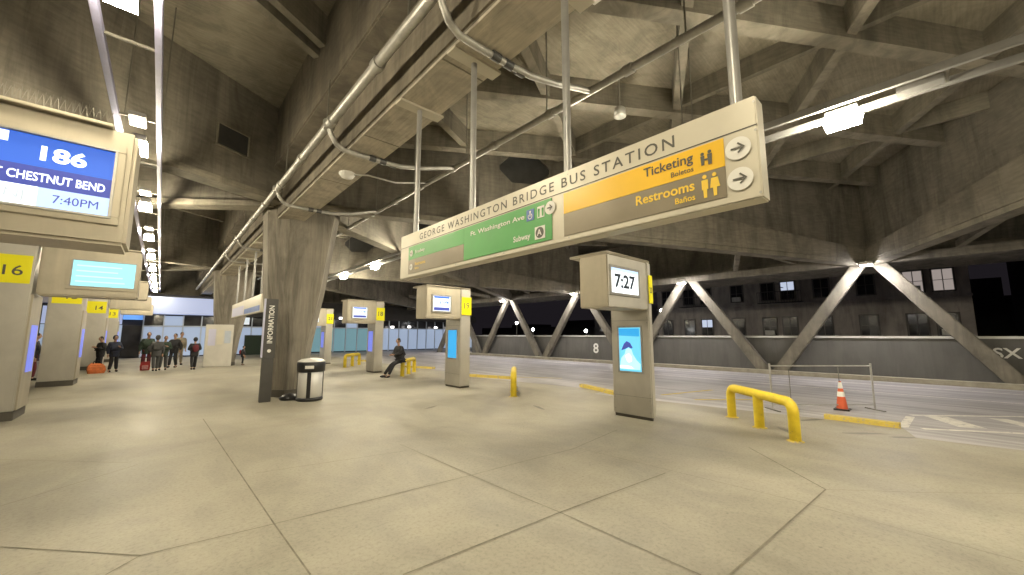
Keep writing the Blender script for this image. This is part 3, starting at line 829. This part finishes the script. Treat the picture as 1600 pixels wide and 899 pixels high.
def pillar_right(y, label, number, screen, ad_m):
    o = thing('gate_pillar', label, 'gate pillar', (7.58, y, 0), 'display pillars on the right of the hall')
    ck = screen == 'clock'
    PX = .02 if ck else .20
    XF = -.06 if ck else -.20
    MB().box(XF, -.45, .06, PX + (.07 if ck else 0), .47, 3.27).build('pylon', 'steel_panel', o, bevel=.02)
    MB().box(XF + .03, -.42, 0, PX - .0, .44, .058).build('plinth', 'skirting', o)
    hd = MB().box(-1.50, -.43, 2.26, XF - .003, .22, 3.27)
    h = hd.build('display_head', 'cream_metal', o, bevel=.02)
    if ck: MB().box(-1.485, -.4345, 2.275, XF - .02, -.4302, 3.255).build('front_panel', 'steel_panel', h)
    MB().box(-1.52, -.455, 3.272, PX + (.08 if ck else .02), .48, 3.32).build('cap', 'cream_metal', h, bevel=.025)
    x0, x1, z0, z1 = (-1.40, -.42, 2.54, 3.02) if screen == 'clock' else (-1.50 + .24, -.62, 2.50, 2.98)
    fr = MB(); ring_frame(fr, x0, x1, z0, z1, -.431, .05, .025); fr.build('screen_frame', 'galvanised', h, bevel=.004)
    sc = MB().box(x0, -.44, z0, x1, -.4346, z1).build('screen', {'clock': 'screen_white', 'plain': 'screen_white'}[screen], h)
    tx = MB()
    if screen == 'clock':
        letter(tx, '7:27', ((x0 + x1) / 2, -.441, 2.655), (1, 0, 0), (0, 0, 1), .25, .74, 'C', .03)
        tx.build('digits', 'sign_text_black', h)
        bb = MB().box(x0, -.446, z1 - .06, x1, -.4402, z1).build('screen_bar', 'screen_pale', h)
    else:
        for q, (za, zb_, m_) in enumerate([(z0 + .02, z0 + .12, 'screen_navy'), (z1 - .07, z1 - .01, 'screen_blue')]):
            MB().box(x0 + .03, -.446, za, x1 - .03, -.4402, zb_).build('screen_bar', m_, h)
        letter(tx, number + '  8:05PM', (x0 + .08, -.441, z0 + .22), (1, 0, 0), (0, 0, 1), .12, .5, 'L', .02)
        tx.build('digits', 'screen_blue', h)
    for yy in (-.40, .42):
        for zz in (.16, .40, .52, 2.0, 2.10):
            disc(MB(), (XF, yy, zz), (0, -1, 0), (0, 0, 1), .011, 8, .002).build('screw', 'galvanised', o)
    # yellow gate plate, on a bracket out from the pylon
    MB().box(XF + .02, -.475, 2.40, PX + (.09 if ck else .015), -.452, 3.0).build('gate_plate', 'yellow_plate', o, bevel=.006)
    tn = MB(); letter(tn, number, (.015 if not ck else .025, -.476, 2.62), (1, 0, 0), (0, 0, 1), .2 if not ck else .12, None if not ck else .10, 'C', .015); tn.build('gate_number', 'sign_text_dark', o)
    # poster screen on the face towards the hall
    a = MB()
    X = XF - .001
    a.box(X - .02, -.25, .93, X, .27, .97); a.box(X - .02, -.25, 1.90, X, .27, 1.94); a.box(X - .02, -.29, .93, X, -.25, 1.94); a.box(X - .02, .27, .93, X, .31, 1.94)
    a.build('screen_frame', 'galvanised', o)
    s_ = MB().box(X - .012, -.25, .97, X - .001, .27, 1.90).build('poster_screen', ad_m, o)
    if ad_m == 'ad_cyan':
        u = (0, -1, 0); v = (0, 0, 1); c = (X - .012, .02, 1.35)
        top = MB(); flat(top, [(-.26, .38), (-.26, .53), (.24, .53), (.24, .36)], c, u, v, 1, .001); top.build('picture', 'ad_blue', s_)
        pr = MB()
        blob = [(-.12, -.02), (-.2, -.1), (-.23, -.2), (-.24, -.34), (.24, -.34), (.25, -.22), (.16, -.14), (.08, -.02), (.05, .08), (-.02, .12), (-.09, .08)]
        flat(pr, blob, c, u, v, 1, .002); pr.build('picture', 'ad_pale', s_)
        pv = MB(); flat(pv, [(-.2, .06), (-.13, .08), (-.08, .1), (-.02, .13), (.04, .1), (.08, .12), (.02, .22), (-.06, .26), (-.13, .2)], c, u, v, 1, .003); pv.build('picture', 'screen_navy', s_)
        pw = MB(); flat(pw, [(-.1, -.05), (-.08, -.14), (-.02, -.2), (.05, -.16), (.04, -.06), (-.02, .0)], c, u, v, 1, .003); pw.build('picture', 'screen_white', s_)
        pw = MB(); flat(pw, [(-.24, -.26), (-.24, -.32), (.1, -.32), (.0, -.27)], c, u, v, 1, .003); pw.build('picture', 'screen_white', s_)
    MB().box(XF - .006, -.44, 2.05, XF - .0005, .46, 2.054).build('seam', 'dark_frame', o)
    MB().box(XF - .006, -.44, .45, XF - .0005, .46, .454).build('seam', 'dark_frame', o)
    return o
pillar_right(4.47, 'steel gate pillar with the 7:27 clock and a bright blue poster screen', '20', 'clock', 'ad_cyan')
pillar_right(11.10, 'steel gate pillar with white display and blue poster, nearest left of the clock pillar', '19', 'plain', 'ad_blue')
pillar_right(18.00, 'steel gate pillar with white display, next to the column on its right', '18', 'plain', 'ad_violet')
pillar_right(25.30, 'far gate pillar partly hidden by the right edge of the column', '21', 'plain', 'ad_violet')
pillar_right(32.60, 'farthest gate pillar hidden behind the column', '22', 'plain', 'ad_violet')

def pillar_left(y, label, number, kind):
    o = thing('gate_pillar', label, 'gate pillar', (-2.5, y, 0), 'display pillars on the left of the hall')
    MB().box(-.42, 0, .18, .40, .95, 3.72).build('pylon', 'steel_panel', o, bevel=.02)
    MB().box(-.43, -.01, 0, .41, .96, .178).build('plinth', 'skirting', o, bevel=.01)
    MB().box(.402, .02, .2, .432, .93, 2.6).build('side_trim', 'cream_metal', o, bevel=.006)
    MB().box(-.34, -.012, 2.82, .36, -.001, 3.42).build('gate_plate', 'yellow_plate', o, bevel=.004)
    tn = MB(); letter(tn, number, (.115, -.013, 2.99), (1, 0, 0), (0, 0, 1), .21, .27, 'C', .005); tn.build('gate_number', 'sign_text_dark', o)
    zb_h = 2.60 if kind in ('route', 'teal') else 3.06
    h = MB().box(.45, .02, zb_h, 2.02 if kind != 'route' else 2.18, .62, 3.74).build('display_head', 'cream_metal', o, bevel=.03)
    if kind == 'route':
        x0, x1, z0, z1 = .98, 2.04, 2.86, 3.50
    else:
        x0, x1, z0, z1 = .93, 1.94, 2.84, 3.42
    if kind != 'blank':
        fr = MB(); ring_frame(fr, x0, x1, z0, z1, .019, .075, .03); fr.build('screen_frame', 'cream_metal', h, bevel=.006)
        fr = MB(); ring_frame(fr, x0 + .0, x1 - .0, z0, z1, .0189, .022, .045); fr.build('screen_bezel', 'galvanised', h, bevel=.004)
    MB().box(.46, -.02, 3.742, 2.0, .64, 3.775).build('cap', 'cream_metal', h, bevel=.006)
    if kind == 'route':
        zA, zB = 3.22, 3.04
        MB().box(x0, .008, zA, x1, .018, z1).build('screen', 'screen_blue', h)
        MB().box(x0, .008, zB, x1, .018, zA).build('screen', 'screen_navy', h)
        MB().box(x0, .008, z0, x1, .018, zB).build('screen', 'screen_pale', h)
        MB().box(x0, .006, z0, x0 + .62, .0079, zB).build('screen', 'screen_white', h)
        MB().box(x0, .006, z1 - .1, x0 + .42, .0079, z1 - .01).build('screen', 'screen_white', h)
        tw = MB()
        letter(tw, '186', (1.725, .0077, 3.29), (1, 0, 0), (0, 0, 1), .125, .28, 'C', .035)
        letter(tw, 'ST CHESTNUT BEND', (2.0, .0077, 3.09), (1, 0, 0), (0, 0, 1), .075, .68, 'R', .02)
        tw.build('lettering', 'screen_white', h)
        tb = MB()
        letter(tb, '7:40PM', (1.97, .0057, 2.915), (1, 0, 0), (0, 0, 1), .075, .28, 'R', 0.0)
        tb.build('lettering', 'screen_navy', h)
        tg = MB()
        letter(tg, 'NJ', (1.42, .0057, 2.915), (1, 0, 0), (0, 0, 1), .085, None, 'L', .01)
        tg.build('lettering', 'screen_grey', h)
    elif kind == 'teal':
        MB().box(x0, .008, z0, x1, .018, z1).build('screen', 'screen_teal', h)
        tl = MB()
        for q in range(4):
            tl.box(x0 + .06, .006, z0 + .09 + q * .12, x1 - rnd.uniform(.08, .3), .0079, z0 + .12 + q * .12)
        tl.build('screen_line', 'screen_tealer', h)
    sp_ = MB()
    n = 34 if kind == 'route' else 22
    for q in range(n):                                                      # bird spikes along the top edge
        x = .5 + q * (1.5 / n)
        for (dy, dx) in ((-.05, .012), (.03, -.015), (.0, .03)):
            sp_.tube([(x, .02, 3.775), (x + dx, .02 + dy, 3.90)], .0022, 4)
    sp_.build('bird_spikes', 'thin_steel', h)
    MB().box(.434, .25, .95, .440, .80, 1.95).build('poster_screen', 'ad_violet', o)
    return o
pillar_left(5.20, 'near gate pillar with the bright blue route display 186', '17', 'route')
pillar_left(12.90, 'gate pillar with yellow number 16 plate and pale teal display', '16', 'teal')
pillar_left(20.30, 'third gate pillar on the left, its yellow plate just under the teal display', '15', 'blank')
pillar_left(28.50, 'fourth gate pillar on the left, between the third and the travellers in dark coats', '14', 'blank')
pillar_left(36.00, 'smallest farthest gate pillar on the left, behind the travellers in dark coats', '13', 'blank')

# ================================================================== FLOOR OBJECTS
o = thing('totem_sign', 'tall slim dark grey totem sign with white vertical lettering before the column', 'totem sign', (2.16, 12.0, 0))
MB().box(-.13, -.06, 0, .13, .06, 1.12).build('base', 'totem_grey', o, bevel=.006)
MB().box(-.13, -.055, 1.123, .15, .055, 2.70).build('blade', 'totem_grey', o, bevel=.006)
MB().box(-.165, -.05, 1.15, -.132, .05, 2.70).build('side_trim', 'fascia_lavender', o)
tw = MB(); letter(tw, 'INFORMATION', (.065, -.0555, 1.52), (0, 0, 1), (-1, 0, 0), .12, 1.0, 'L', .02)
disc(tw, (.01, -.0555, 1.32), (1, 0, 0), (0, 0, 1), .045, 16)
tw.build('lettering', 'white_paint', o)

o = thing('litter_bin', 'round steel litter bin with a black hood beside the column', 'litter bin', (3.12, 11.55, 0))
MB().lathe([(.31, 0), (.33, .02), (.33, .07), (.30, .09)], n=28).build('base_ring', 'black_plastic', o)
MB().lathe([(.295, .09), (.305, .10), (.305, .74), (.295, .75)], n=28).build('body', 'bright_steel', o)
for k in range(4):
    a = -1.95 + k * math.pi / 2
    MB().prism([(.302 * math.cos(a + d), .302 * math.sin(a + d), .09) for d in (-.15, 0, .15)] + [(.318 * math.cos(a + d), .318 * math.sin(a + d), .09) for d in (.15, 0, -.15)], (0, 0, .66)).build('band', 'black_plastic', o)
MB().lathe([(.30, .752), (.345, .77), (.35, .98), (.33, 1.02)], n=28).build('hood', 'black_plastic', o)
MB().lathe([(.335, 1.021), (.34, 1.04), (.25, 1.09), (.12, 1.11)], n=28).build('lid', 'bright_steel', o)
lb = MB(); a = -1.95
lb.prism([(.352 * math.cos(a + d), .352 * math.sin(a + d), .85) for d in (-.3, -.1, .1, .3)] + [(.36 * math.cos(a + d), .36 * math.sin(a + d), .85) for d in (.3, .1, -.1, -.3)], (0, 0, .08))
lb.build('hood_label', 'white_paint', o)
o = tag(MB().lathe([(.02, 0), (.24, 0), (.26, .05), (.15, .14), (.03, .17)], (2.75, 12.02, 0), 16).build('bag', 'black_plastic'), 'black rubbish bag slumped between totem and litter bin', 'bag')

def guard(x, y, label, a=R(47), L=1.88):
    o = thing('bay_guard', label, 'bay guard', (x, y, 0), 'yellow bay guards', a)
    r = .085; h = .62; c = .16; w = L / 2
    path = [(-w, 0, 0), (-w, 0, h - c)]
    for q in range(1, 5):
        t_ = q * math.pi / 8; path.append((-w + c * (1 - math.cos(t_)), 0, h - c + c * math.sin(t_)))
    path2 = [(-p[0], 0, p[2]) for p in reversed(path)]
    MB().tube(path + path2, r, 16).build('hoop', 'yellow_paint', o)
    MB().tube([(0, 0, 0), (0, 0, h - .02)], r, 16).build('post', 'yellow_paint', o)
    for px in (-w, 0, w):
        MB().lathe([(.125, 0.0), (.125, .006), (.09, .012)], (px, 0, 0), 16).build('base_plate', 'yellow_kerb_paint', o)
    return o
guard(8.55, 2.42, 'yellow hoop guard in front of the orange and white cone')
guard(8.22, 8.95, 'yellow hoop guard seen end on between second pillar and clock pillar')
guard(8.35, 16.05, 'yellow hoop guard with the person in black sitting on it')
guard(8.1, 22.2, 'far yellow hoop guard left of the pillar beside the column')
guard(-3.9, 17.2, 'yellow hoop guard at the left, seen between the first two left pillars', R(133))

def kerb(pts, label):
    mb = MB()
    for a, b in zip(pts, pts[1:]):
        a = Vector((*a, -.012)); b = Vector((*b, -.012)); d = (b - a).normalized(); n = Vector((-d.y, d.x, 0)) * .09
        mb.prism([tuple(a - n), tuple(b - n), tuple(b + n), tuple(a + n)], (0, 0, .10))
    return tag(mb.build('bay_kerb', 'yellow_kerb_paint', bevel=.015), label, 'kerb', 'yellow bay kerbs')
kerb([(10.50, 1.75), (10.50, .62)], 'worn yellow kerb at the bay right of the cone')
kerb([(10.75, 8.3), (10.05, 6.5)], 'worn yellow kerb just left of the clock pillar')
kerb([(9.80, 13.6), (10.5, 11.6)], 'worn yellow kerb between second pillar and end on guard')
kerb([(9.9, 19.6), (10.6, 17.6)], 'worn yellow kerb behind the seated person')
kerb([(9.9, 26.2), (10.6, 24.2)], 'far worn yellow kerb between column and pillar')

o = thing('traffic_cone', 'orange traffic cone with two white collars on the bus lane', 'traffic cone', (12.03, 1.66, -.012))
MB().box(-.15, -.15, 0, .15, .15, .035).build('base', 'black_plastic', o, bevel=.01)
MB().lathe([(.108, .036), (.082, .25), (.052, .47), (.022, .66), (.018, .665)], n=20).build('cone', 'cone_orange', o)
MB().lathe([(.078, .31), (.063, .425)], n=20, cap=False).build('collar', 'white_paint', o)
MB().lathe([(.051, .50), (.030, .64)], n=20, cap=False).build('collar', 'white_paint', o)
o = thing('portable_barrier', 'thin steel crowd barrier frame beside the traffic cone', 'barrier', (11.7, 1.95, -.012), None, math.atan2(-1.62, 1.79))
L2 = 1.207
fr = MB()
for x in (-L2, L2): fr.tube([(x, 0, 0), (x, 0, 1.08)], .02, 8)
fr.tube([(-L2, 0, 1.02), (L2, 0, 1.02)], .016, 8).tube([(-L2, 0, .12), (L2, 0, .12)], .012, 8)
fr.build('frame', 'galvanised', o)
for x in (-L2, L2):
    MB().box(x - .02, -.25, 0, x + .02, .25, .02).build('foot', 'thin_steel', o)
bw = MB()
for q in (.45, 1.63): bw.tube([(-L2 + q, 0, .12), (-L2 + q, 0, 1.02)], .008, 5)
bw.build('bars', 'thin_steel', o)

# ================================================================== TERMINAL BUILDING AT THE FAR END
tb = thing('terminal_building', 'blue lit glass terminal front with a lavender fascia at the far end of the hall', 'building', (0, 40.2, 0))
MB().box(-12, .6, 0, 30, 3, 4.9).build('back_wall', 'facade_dark', tb)
MB().box(-.95, -.9, 3.32, 3.3, .58, 4.6).build('fascia', 'lit_lavender', tb)
MB().box(3.31, -.3, 3.25, 30, .58, 4.0).build('canopy', 'facade_dark', tb)
MB().box(-12, -.3, 3.9, -.96, .58, 4.8).build('canopy', 'fascia_lavender', tb)
x = -1.0
k = 0
while x < 30:
    w = 1.15
    m_ = 'lit_glass' if x < 6 else ('lit_glass_teal' if x < 17 else 'lit_glass')
    MB().box(x + .04, .3, .1, x + w - .04, .36, 2.35).build('glass', m_, tb)
    MB().box(x + .04, .3, 2.45, x + w - .04, .36, 3.2).build('glass', 'lit_glass' if k % 3 == 1 and x < 17 else 'window_dark', tb)
    MB().box(x - .04, .2, 0, x + .04, .4, 3.25).build('mullion', 'mullion', tb)
    x += w; k += 1
MB().box(-1, .18, 2.36, 30, .42, 2.44).build('transom', 'mullion', tb)
MB().box(-4.0, -.6, 3.75, -1.5, -.4, 3.88).build('strip_light', 'strip_white', tb)
MB().box(-2.1, -.2, 2.85, -1.05, .1, 3.5).build('blue_sign', 'lit_blue_sign', tb)
MB().box(-6, .25, 2.5, -2.15, .36, 3.7).build('glass', 'lit_lavender', tb)
MB().box(-2.1, .25, .1, -1.1, .36, 2.4).build('dark_doorway', 'window_dark', tb)
MB().box(-6, .25, .1, -2.12, .36, 2.45).build('glass', 'lit_glass', tb)
for (x_, z_) in [(13.2, 3.35), (14.0, 3.4), (14.8, 3.45), (15.6, 3.5), (16.4, 3.55), (18.6, 2.55), (20.6, 2.6), (24.0, 2.55), (26.2, 2.6)]:
    MB().box(x_ - .16, -.5, z_ - .1, x_ + .16, -.36, z_ + .1).build('lamp', 'terminal_lamp', tb)
for (xa, xb, za, zb_) in [(4.2, 5.6, 2.6, 3.2)]:
    MB().box(xa, -.5, za, xb, -.35, zb_).build('display', 'screen_grey', tb)
MB().box(5.4, -.42, .02, 6.9, -.05, 1.7).build('planter_screen', 'cloth_green', tb)

# ================================================================== PEOPLE
def skinned(verts, edges, radii, root=0, sub=1):
    me = bpy.data.meshes.new('s')
    me.from_pydata(verts, edges, [])
    ob = bpy.data.objects.new('s', me); COL.objects.link(ob)
    md = ob.modifiers.new('skin', 'SKIN'); md.use_smooth_shade = True
    for i, r in enumerate(radii):
        sv = me.skin_vertices[0].data[i]
        sv.radius = (r, r) if not isinstance(r, tuple) else r
        sv.use_root = (i == root)
    ss = ob.modifiers.new('sub', 'SUBSURF'); ss.levels = sub; ss.render_levels = sub
    dg = bpy.context.evaluated_depsgraph_get(); dg.update()
    out = bpy.data.meshes.new_from_object(ob.evaluated_get(dg))
    vs = [tuple(v.co) for v in out.vertices]; fs = [tuple(p.vertices) for p in out.polygons]
    bpy.data.objects.remove(ob); bpy.data.meshes.remove(me); bpy.data.meshes.remove(out)
    return vs, fs

def chainmesh(mb, chains, root=0):
    """chains: lists of (key, point, radius); shared keys join"""
    idx = {}; vs = []; rs = []; es = []
    for ch in chains:
        prev = None
        for key, p, r in ch:
            if key not in idx:
                idx[key] = len(vs); vs.append(tuple(p)); rs.append(r)
            if prev is not None: es.append((prev, idx[key]))
            prev = idx[key]
    v, f = skinned(vs, es, rs, root)
    mb.add(v, f, True)
    return mb

def hand(mb, w, d, side, curl=.5):
    """palm, four unequal bent fingers and a thumb, hanging from wrist w along d"""
    d = Vector(d).normalized(); w = Vector(w)
    s = Vector((0, 1, 0)); s = (s - d * s.dot(d)).normalized(); n = d.cross(s)
    pal = w + d * .05
    mb.tube([tuple(w), tuple(w + d * .03), tuple(w + d * .09)], [.024, .034, .03], 8)
    for k, L in enumerate((.062, .074, .07, .055)):
        b = w + d * .085 + s * (.027 - .018 * k)
        m1 = b + d * L * .55 + n * side * .008
        m2 = m1 + (d * .8 + n * side * curl).normalized() * L * .5
        mb.tube([tuple(b), tuple(m1), tuple(m2)], [.0095, .009, .006], 6)
    t0 = w + d * .03 + s * .028
    t1 = t0 + (d * .7 + s * .7).normalized() * .035
    mb.tube([tuple(t0), tuple(t1), tuple(t1 + d * .03)], [.012, .011, .007], 6)

def person(x, y, face, H, label, jacket, trousers, pose='stand', hair='hair_dark', hood=False, pack=None, group=None, held=None, lean=0.0):
    pr = random.Random(label)
    """face: the compass turn of the body's front (local +Y) ; pose stand / walk / sit"""
    o = thing('person', label, 'person', (x, y, 0), group, face)
    k = H / 1.72
    sit = pose == 'sit'
    hipz = .90 if not sit else .71
    J = {}
    J['pel'] = Vector((0, 0, hipz)); J['wai'] = Vector((0, lean * .3, hipz + .16)); J['che'] = Vector((0, lean * .7, hipz + .38)); J['nk'] = Vector((0, lean, hipz + .58)); J['hd'] = Vector((0, lean + .02, hipz + .72))
    for s, n in ((1, 'r'), (-1, 'l')):
        J['hip' + n] = Vector((s * .09, 0, hipz - .03))
        if sit:
            J['kn' + n] = Vector((s * .11, .36, .56 if n == 'l' else .50)); J['an' + n] = Vector((s * .12, .60 if n == 'l' else .66, .085))
        elif pose == 'walk':
            f = s * .16
            J['kn' + n] = Vector((s * .095, f * .55 + .03, .49)); J['an' + n] = Vector((s * .095, f - (.06 if f < 0 else 0), .09 if f > 0 else .12))
        else:
            J['kn' + n] = Vector((s * .10, .015, .49)); J['an' + n] = Vector((s * .11, -.01, .085))
        J['to' + n] = J['an' + n] + Vector((s * .02, .16, -.05))
        J['sh' + n] = Vector((s * .18, lean * .9, hipz + .50))
        if sit:
            J['el' + n] = Vector((s * .23, lean * .6 + .10, hipz + .26)); J['wr' + n] = Vector((s * .09, lean * .5 + .32, hipz + .22))
        elif held == 'front':
            J['el' + n] = Vector((s * .24, .02, hipz + .22)); J['wr' + n] = Vector((s * .08, .24, hipz + .20))
        else:
            J['el' + n] = Vector((s * .245, -.01, hipz + .20)); J['wr' + n] = Vector((s * .25, .06, hipz - .04))
    if not sit:
        for s, n in ((1, 'r'), (-1, 'l')):
            c = pr.choice(['hang', 'phone', 'pocket', 'swing'])
            if held == 'front': c = 'phone'
            if c == 'phone':
                J['el' + n] = Vector((s * .26, .0, hipz + .22)); J['wr' + n] = Vector((s * .10, .24, hipz + .34))
            elif c == 'pocket':
                J['el' + n] = Vector((s * .33, -.06, hipz + .22)); J['wr' + n] = Vector((s * .21, .08, hipz + .04))
            elif c == 'swing':
                J['el' + n] = Vector((s * .27, -.10, hipz + .22)); J['wr' + n] = Vector((s * .27, .04 * s, hipz + .0))
        if pose == 'stand':
            w = pr.uniform(-.05, .09)
            for n, s in (('r', 1), ('l', -1)):
                J['an' + n].x += s * w * .6; J['an' + n].y += s * w; J['kn' + n].y += s * w * .5 + .02
                J['to' + n] = J['an' + n] + Vector((s * pr.uniform(.01, .07), .15, -.05))
            sh = pr.uniform(-.04, .04)
            for q in ('che', 'nk', 'hd', 'shr', 'shl'): J[q].x += sh
            J['hd'].y += pr.uniform(.0, .05); J['hd'].x += pr.uniform(-.02, .02)
    for q in J: J[q] = J[q] * k
    P_ = lambda q: J[q]
    body = MB()
    chains = [[('pel', P_('pel'), .105 * k), ('wai', P_('wai'), .10 * k), ('che', P_('che'), .115 * k), ('nk', P_('nk'), .055 * k), ('hd', P_('hd'), .06 * k)]]
    for n in 'rl':
        chains.append([('pel', P_('pel'), .105 * k), ('hip' + n, P_('hip' + n), .075 * k), ('kn' + n, P_('kn' + n), .052 * k), ('an' + n, P_('an' + n), .036 * k), ('to' + n, P_('to' + n), .03 * k)])
        chains.append([('che', P_('che'), .115 * k), ('sh' + n, P_('sh' + n), .055 * k), ('el' + n, P_('el' + n), .042 * k), ('wr' + n, P_('wr' + n), .028 * k)])
    chainmesh(body, chains)
    hc = J['hd'] + Vector((0, .01, .07)) * k
    body.ell(tuple(hc), (.075 * k, .095 * k, .118 * k), 14, 10)
    body.tube([tuple(hc + Vector((0, .088, .012)) * k), tuple(hc + Vector((0, .112, -.018)) * k), tuple(hc + Vector((0, .092, -.03)) * k)], [.008 * k, .014 * k, .01 * k], 6)
    for s in (1, -1):
        body.ell(tuple(hc + Vector((s * .076, 0, -.005)) * k), (.012 * k, .02 * k, .03 * k), 6, 5)
    body.tube([tuple(hc + Vector((-.024, .083, -.055)) * k), tuple(hc + Vector((0, .09, -.056)) * k), tuple(hc + Vector((.024, .083, -.055)) * k)], .006 * k, 5)
    for s, n in ((1, 'r'), (-1, 'l')):
        hand(body, J['wr' + n], J['wr' + n] - J['el' + n], s)
    body.build('body', 'skin', o)
    ey = MB()
    for s in (1, -1): ey.ell(tuple(hc + Vector((s * .03, .083, .012)) * k), (.011 * k, .009 * k, .008 * k), 6, 5)
    ey.build('eyes', 'cloth_black', o)
    jk = MB()
    jc = [[('hem', J['pel'] + Vector((0, 0, -.16 if not sit else .02)) * k, (.225 * k, .17 * k)), ('pel', P_('pel') + Vector((0, 0, .06)) * k, (.205 * k, .16 * k)), ('wai', P_('wai'), .185 * k), ('che', P_('che'), .20 * k), ('nk', P_('nk') - Vector((0, 0, .015)) * k, .078 * k)]]
    for n in 'rl':
        jc.append([('che', P_('che'), .20 * k), ('sh' + n, P_('sh' + n), .11 * k), ('el' + n, P_('el' + n), .086 * k), ('wr' + n, P_('wr' + n) - (J['wr' + n] - J['el' + n]) * .06, .046 * k)])
    chainmesh(jk, jc, 1)
    if hood:
        jk.ell(tuple(hc + Vector((0, -.035, .02)) * k), (.105 * k, .105 * k, .135 * k), 12, 8)
    jk.build('jacket', jacket, o)
    tr = MB()
    tc = []
    for n in 'rl':
        tc.append([('pel', P_('pel'), .125 * k), ('hip' + n, P_('hip' + n), .092 * k), ('kn' + n, P_('kn' + n), .085 * k), ('an' + n, P_('an' + n) + Vector((0, 0, .03)) * k, .068 * k)])
    chainmesh(tr, tc)
    tr.build('trousers', trousers, o)
    for n in 'rl':
        a = J['an' + n]
        MB().ell(tuple(a + Vector((0, .06, -.035)) * k), (.045 * k, .135 * k, .05 * k), 10, 7).build('shoe', 'cloth_black' if n == 'r' or jacket != 'cloth_tan' else 'cloth_black', o)
    if not hood:
        hr = MB()
        rings = []
        for i in range(1, 7):
            a = math.pi / 2 * (1 - i / 6.0) + .02
            rr = math.cos(a)
            rings.append([tuple(hc + Vector((.082 * rr * math.cos(t_), .1 * rr * math.sin(t_) - .012, .128 * math.sin(a) - (.05 * max(0, -math.sin(t_)) + .012 if i == 6 else 0))) * k) for t_ in [2 * math.pi * q / 14 for q in range(14)]])
        hr.loft(rings, True, True).build('hair', hair, o)
    if pack:
        pk = MB()
        c = J['che'] + Vector((0, -.22, -.06)) * k
        pk.ell(tuple(c), (.15 * k, .10 * k, .22 * k), 12, 8)
        pk.build('backpack', pack, o)
    return o

def turn(deg): return R(deg)
gC = 'travellers waiting in the hall'
person(1.35, 25.1, turn(8), 1.52, 'person in black with a dark red pack walking alone left of the far column', 'cloth_black', 'cloth_black', 'walk', pack='cloth_maroon', hood=True, group=gC)
person(-1.52, 26.3, turn(200), 1.62, 'person in a dark navy coat standing right of the orange bag', 'cloth_navy', 'cloth_black', group=gC, hood=True)
person(-2.05, 27.3, turn(120), 1.58, 'person in a black coat behind the navy coat, nearest the orange bag', 'cloth_black', 'cloth_black', group=gC, held='front')
person(-.42, 26.9, turn(180), 1.78, 'tall person in a dark green jacket at the left of the crowd', 'cloth_green', 'cloth_maroon', group=gC)
person(-.05, 25.3, turn(10), 1.62, 'person in a charcoal jacket at the front of the crowd, back turned', 'cloth_grey', 'cloth_grey', 'walk', group=gC, hood=True)
person(.22, 26.0, turn(185), 1.60, 'person with a white collar in the middle of the crowd', 'cloth_green', 'cloth_grey', group=gC, held='front')
person(.62, 27.6, turn(150), 1.72, 'person in a black jacket at the right of the crowd', 'cloth_black', 'cloth_black', group=gC)
person(.9, 29.6, turn(200), 1.80, 'person in a tan coat at the back right of the crowd', 'cloth_tan', 'cloth_tan', group=gC)
person(-3.55, 23.6, turn(270), 1.72, 'person in black seen through the gap between the left pillars', 'cloth_black', 'cloth_maroon', group=gC)
person(3.65, 27.2, turn(250), 1.05, 'small child in black with a red bag beside the far column', 'cloth_black', 'cloth_black', pack='cloth_red', group=gC)
person(7.62, 15.40, turn(95), 1.70, 'person in black sitting on the yellow hoop guard', 'cloth_black', 'cloth_black', 'sit', group=gC, lean=.10)
o = thing('duffel_bag', 'orange duffel bag on the floor beside the travellers in dark coats', 'bag', (-2.02, 25.9, 0), None, .2)
MB().loft([[(-.25, -.15, .0), (.25, -.15, .0), (.25, .15, .0), (-.25, .15, .0)], [(-.29, -.19, .16), (.30, -.18, .15), (.30, .18, .15), (-.29, .19, .16)], [(-.27, -.15, .34), (.25, -.16, .36), (.25, .16, .36), (-.27, .15, .34)], [(-.18, -.06, .47), (.16, -.05, .44), (.16, .05, .44), (-.18, .06, .47)]]).build('body', 'bag_orange', o, bevel=.05)
MB().box(-.14, -.222, .08, .16, -.185, .28).build('pocket', 'bag_orange', o, bevel=.015)
hm = MB()
for s in (-.08, .08): hm.tube([(-.14, s, .40), (-.08, s, .56), (.08, s, .56), (.14, s, .40)], .012, 6)
hm.build('handle', 'cloth_black', o)
o = thing('shoulder_bag', 'red bag with a pink pocket on the floor before the green jacketed person', 'bag', (-.42, 26.45, 0))
MB().loft([[(-.17, -.09, 0), (.17, -.09, 0), (.17, .09, 0), (-.17, .09, 0)], [(-.19, -.11, .22), (.19, -.11, .22), (.19, .11, .22), (-.19, .11, .22)], [(-.15, -.07, .42), (.15, -.07, .42), (.15, .07, .42), (-.15, .07, .42)]]).build('body', 'cloth_red', o, bevel=.04)
MB().box(-.11, -.135, .05, .12, -.1, .25).build('pocket', 'cloth_pink', o, bevel=.015)
MB().tube([(-.16, 0, .46), (-.1, 0, .62), (.1, 0, .62), (.16, 0, .46)], .014, 6).build('strap', 'cloth_black', o)
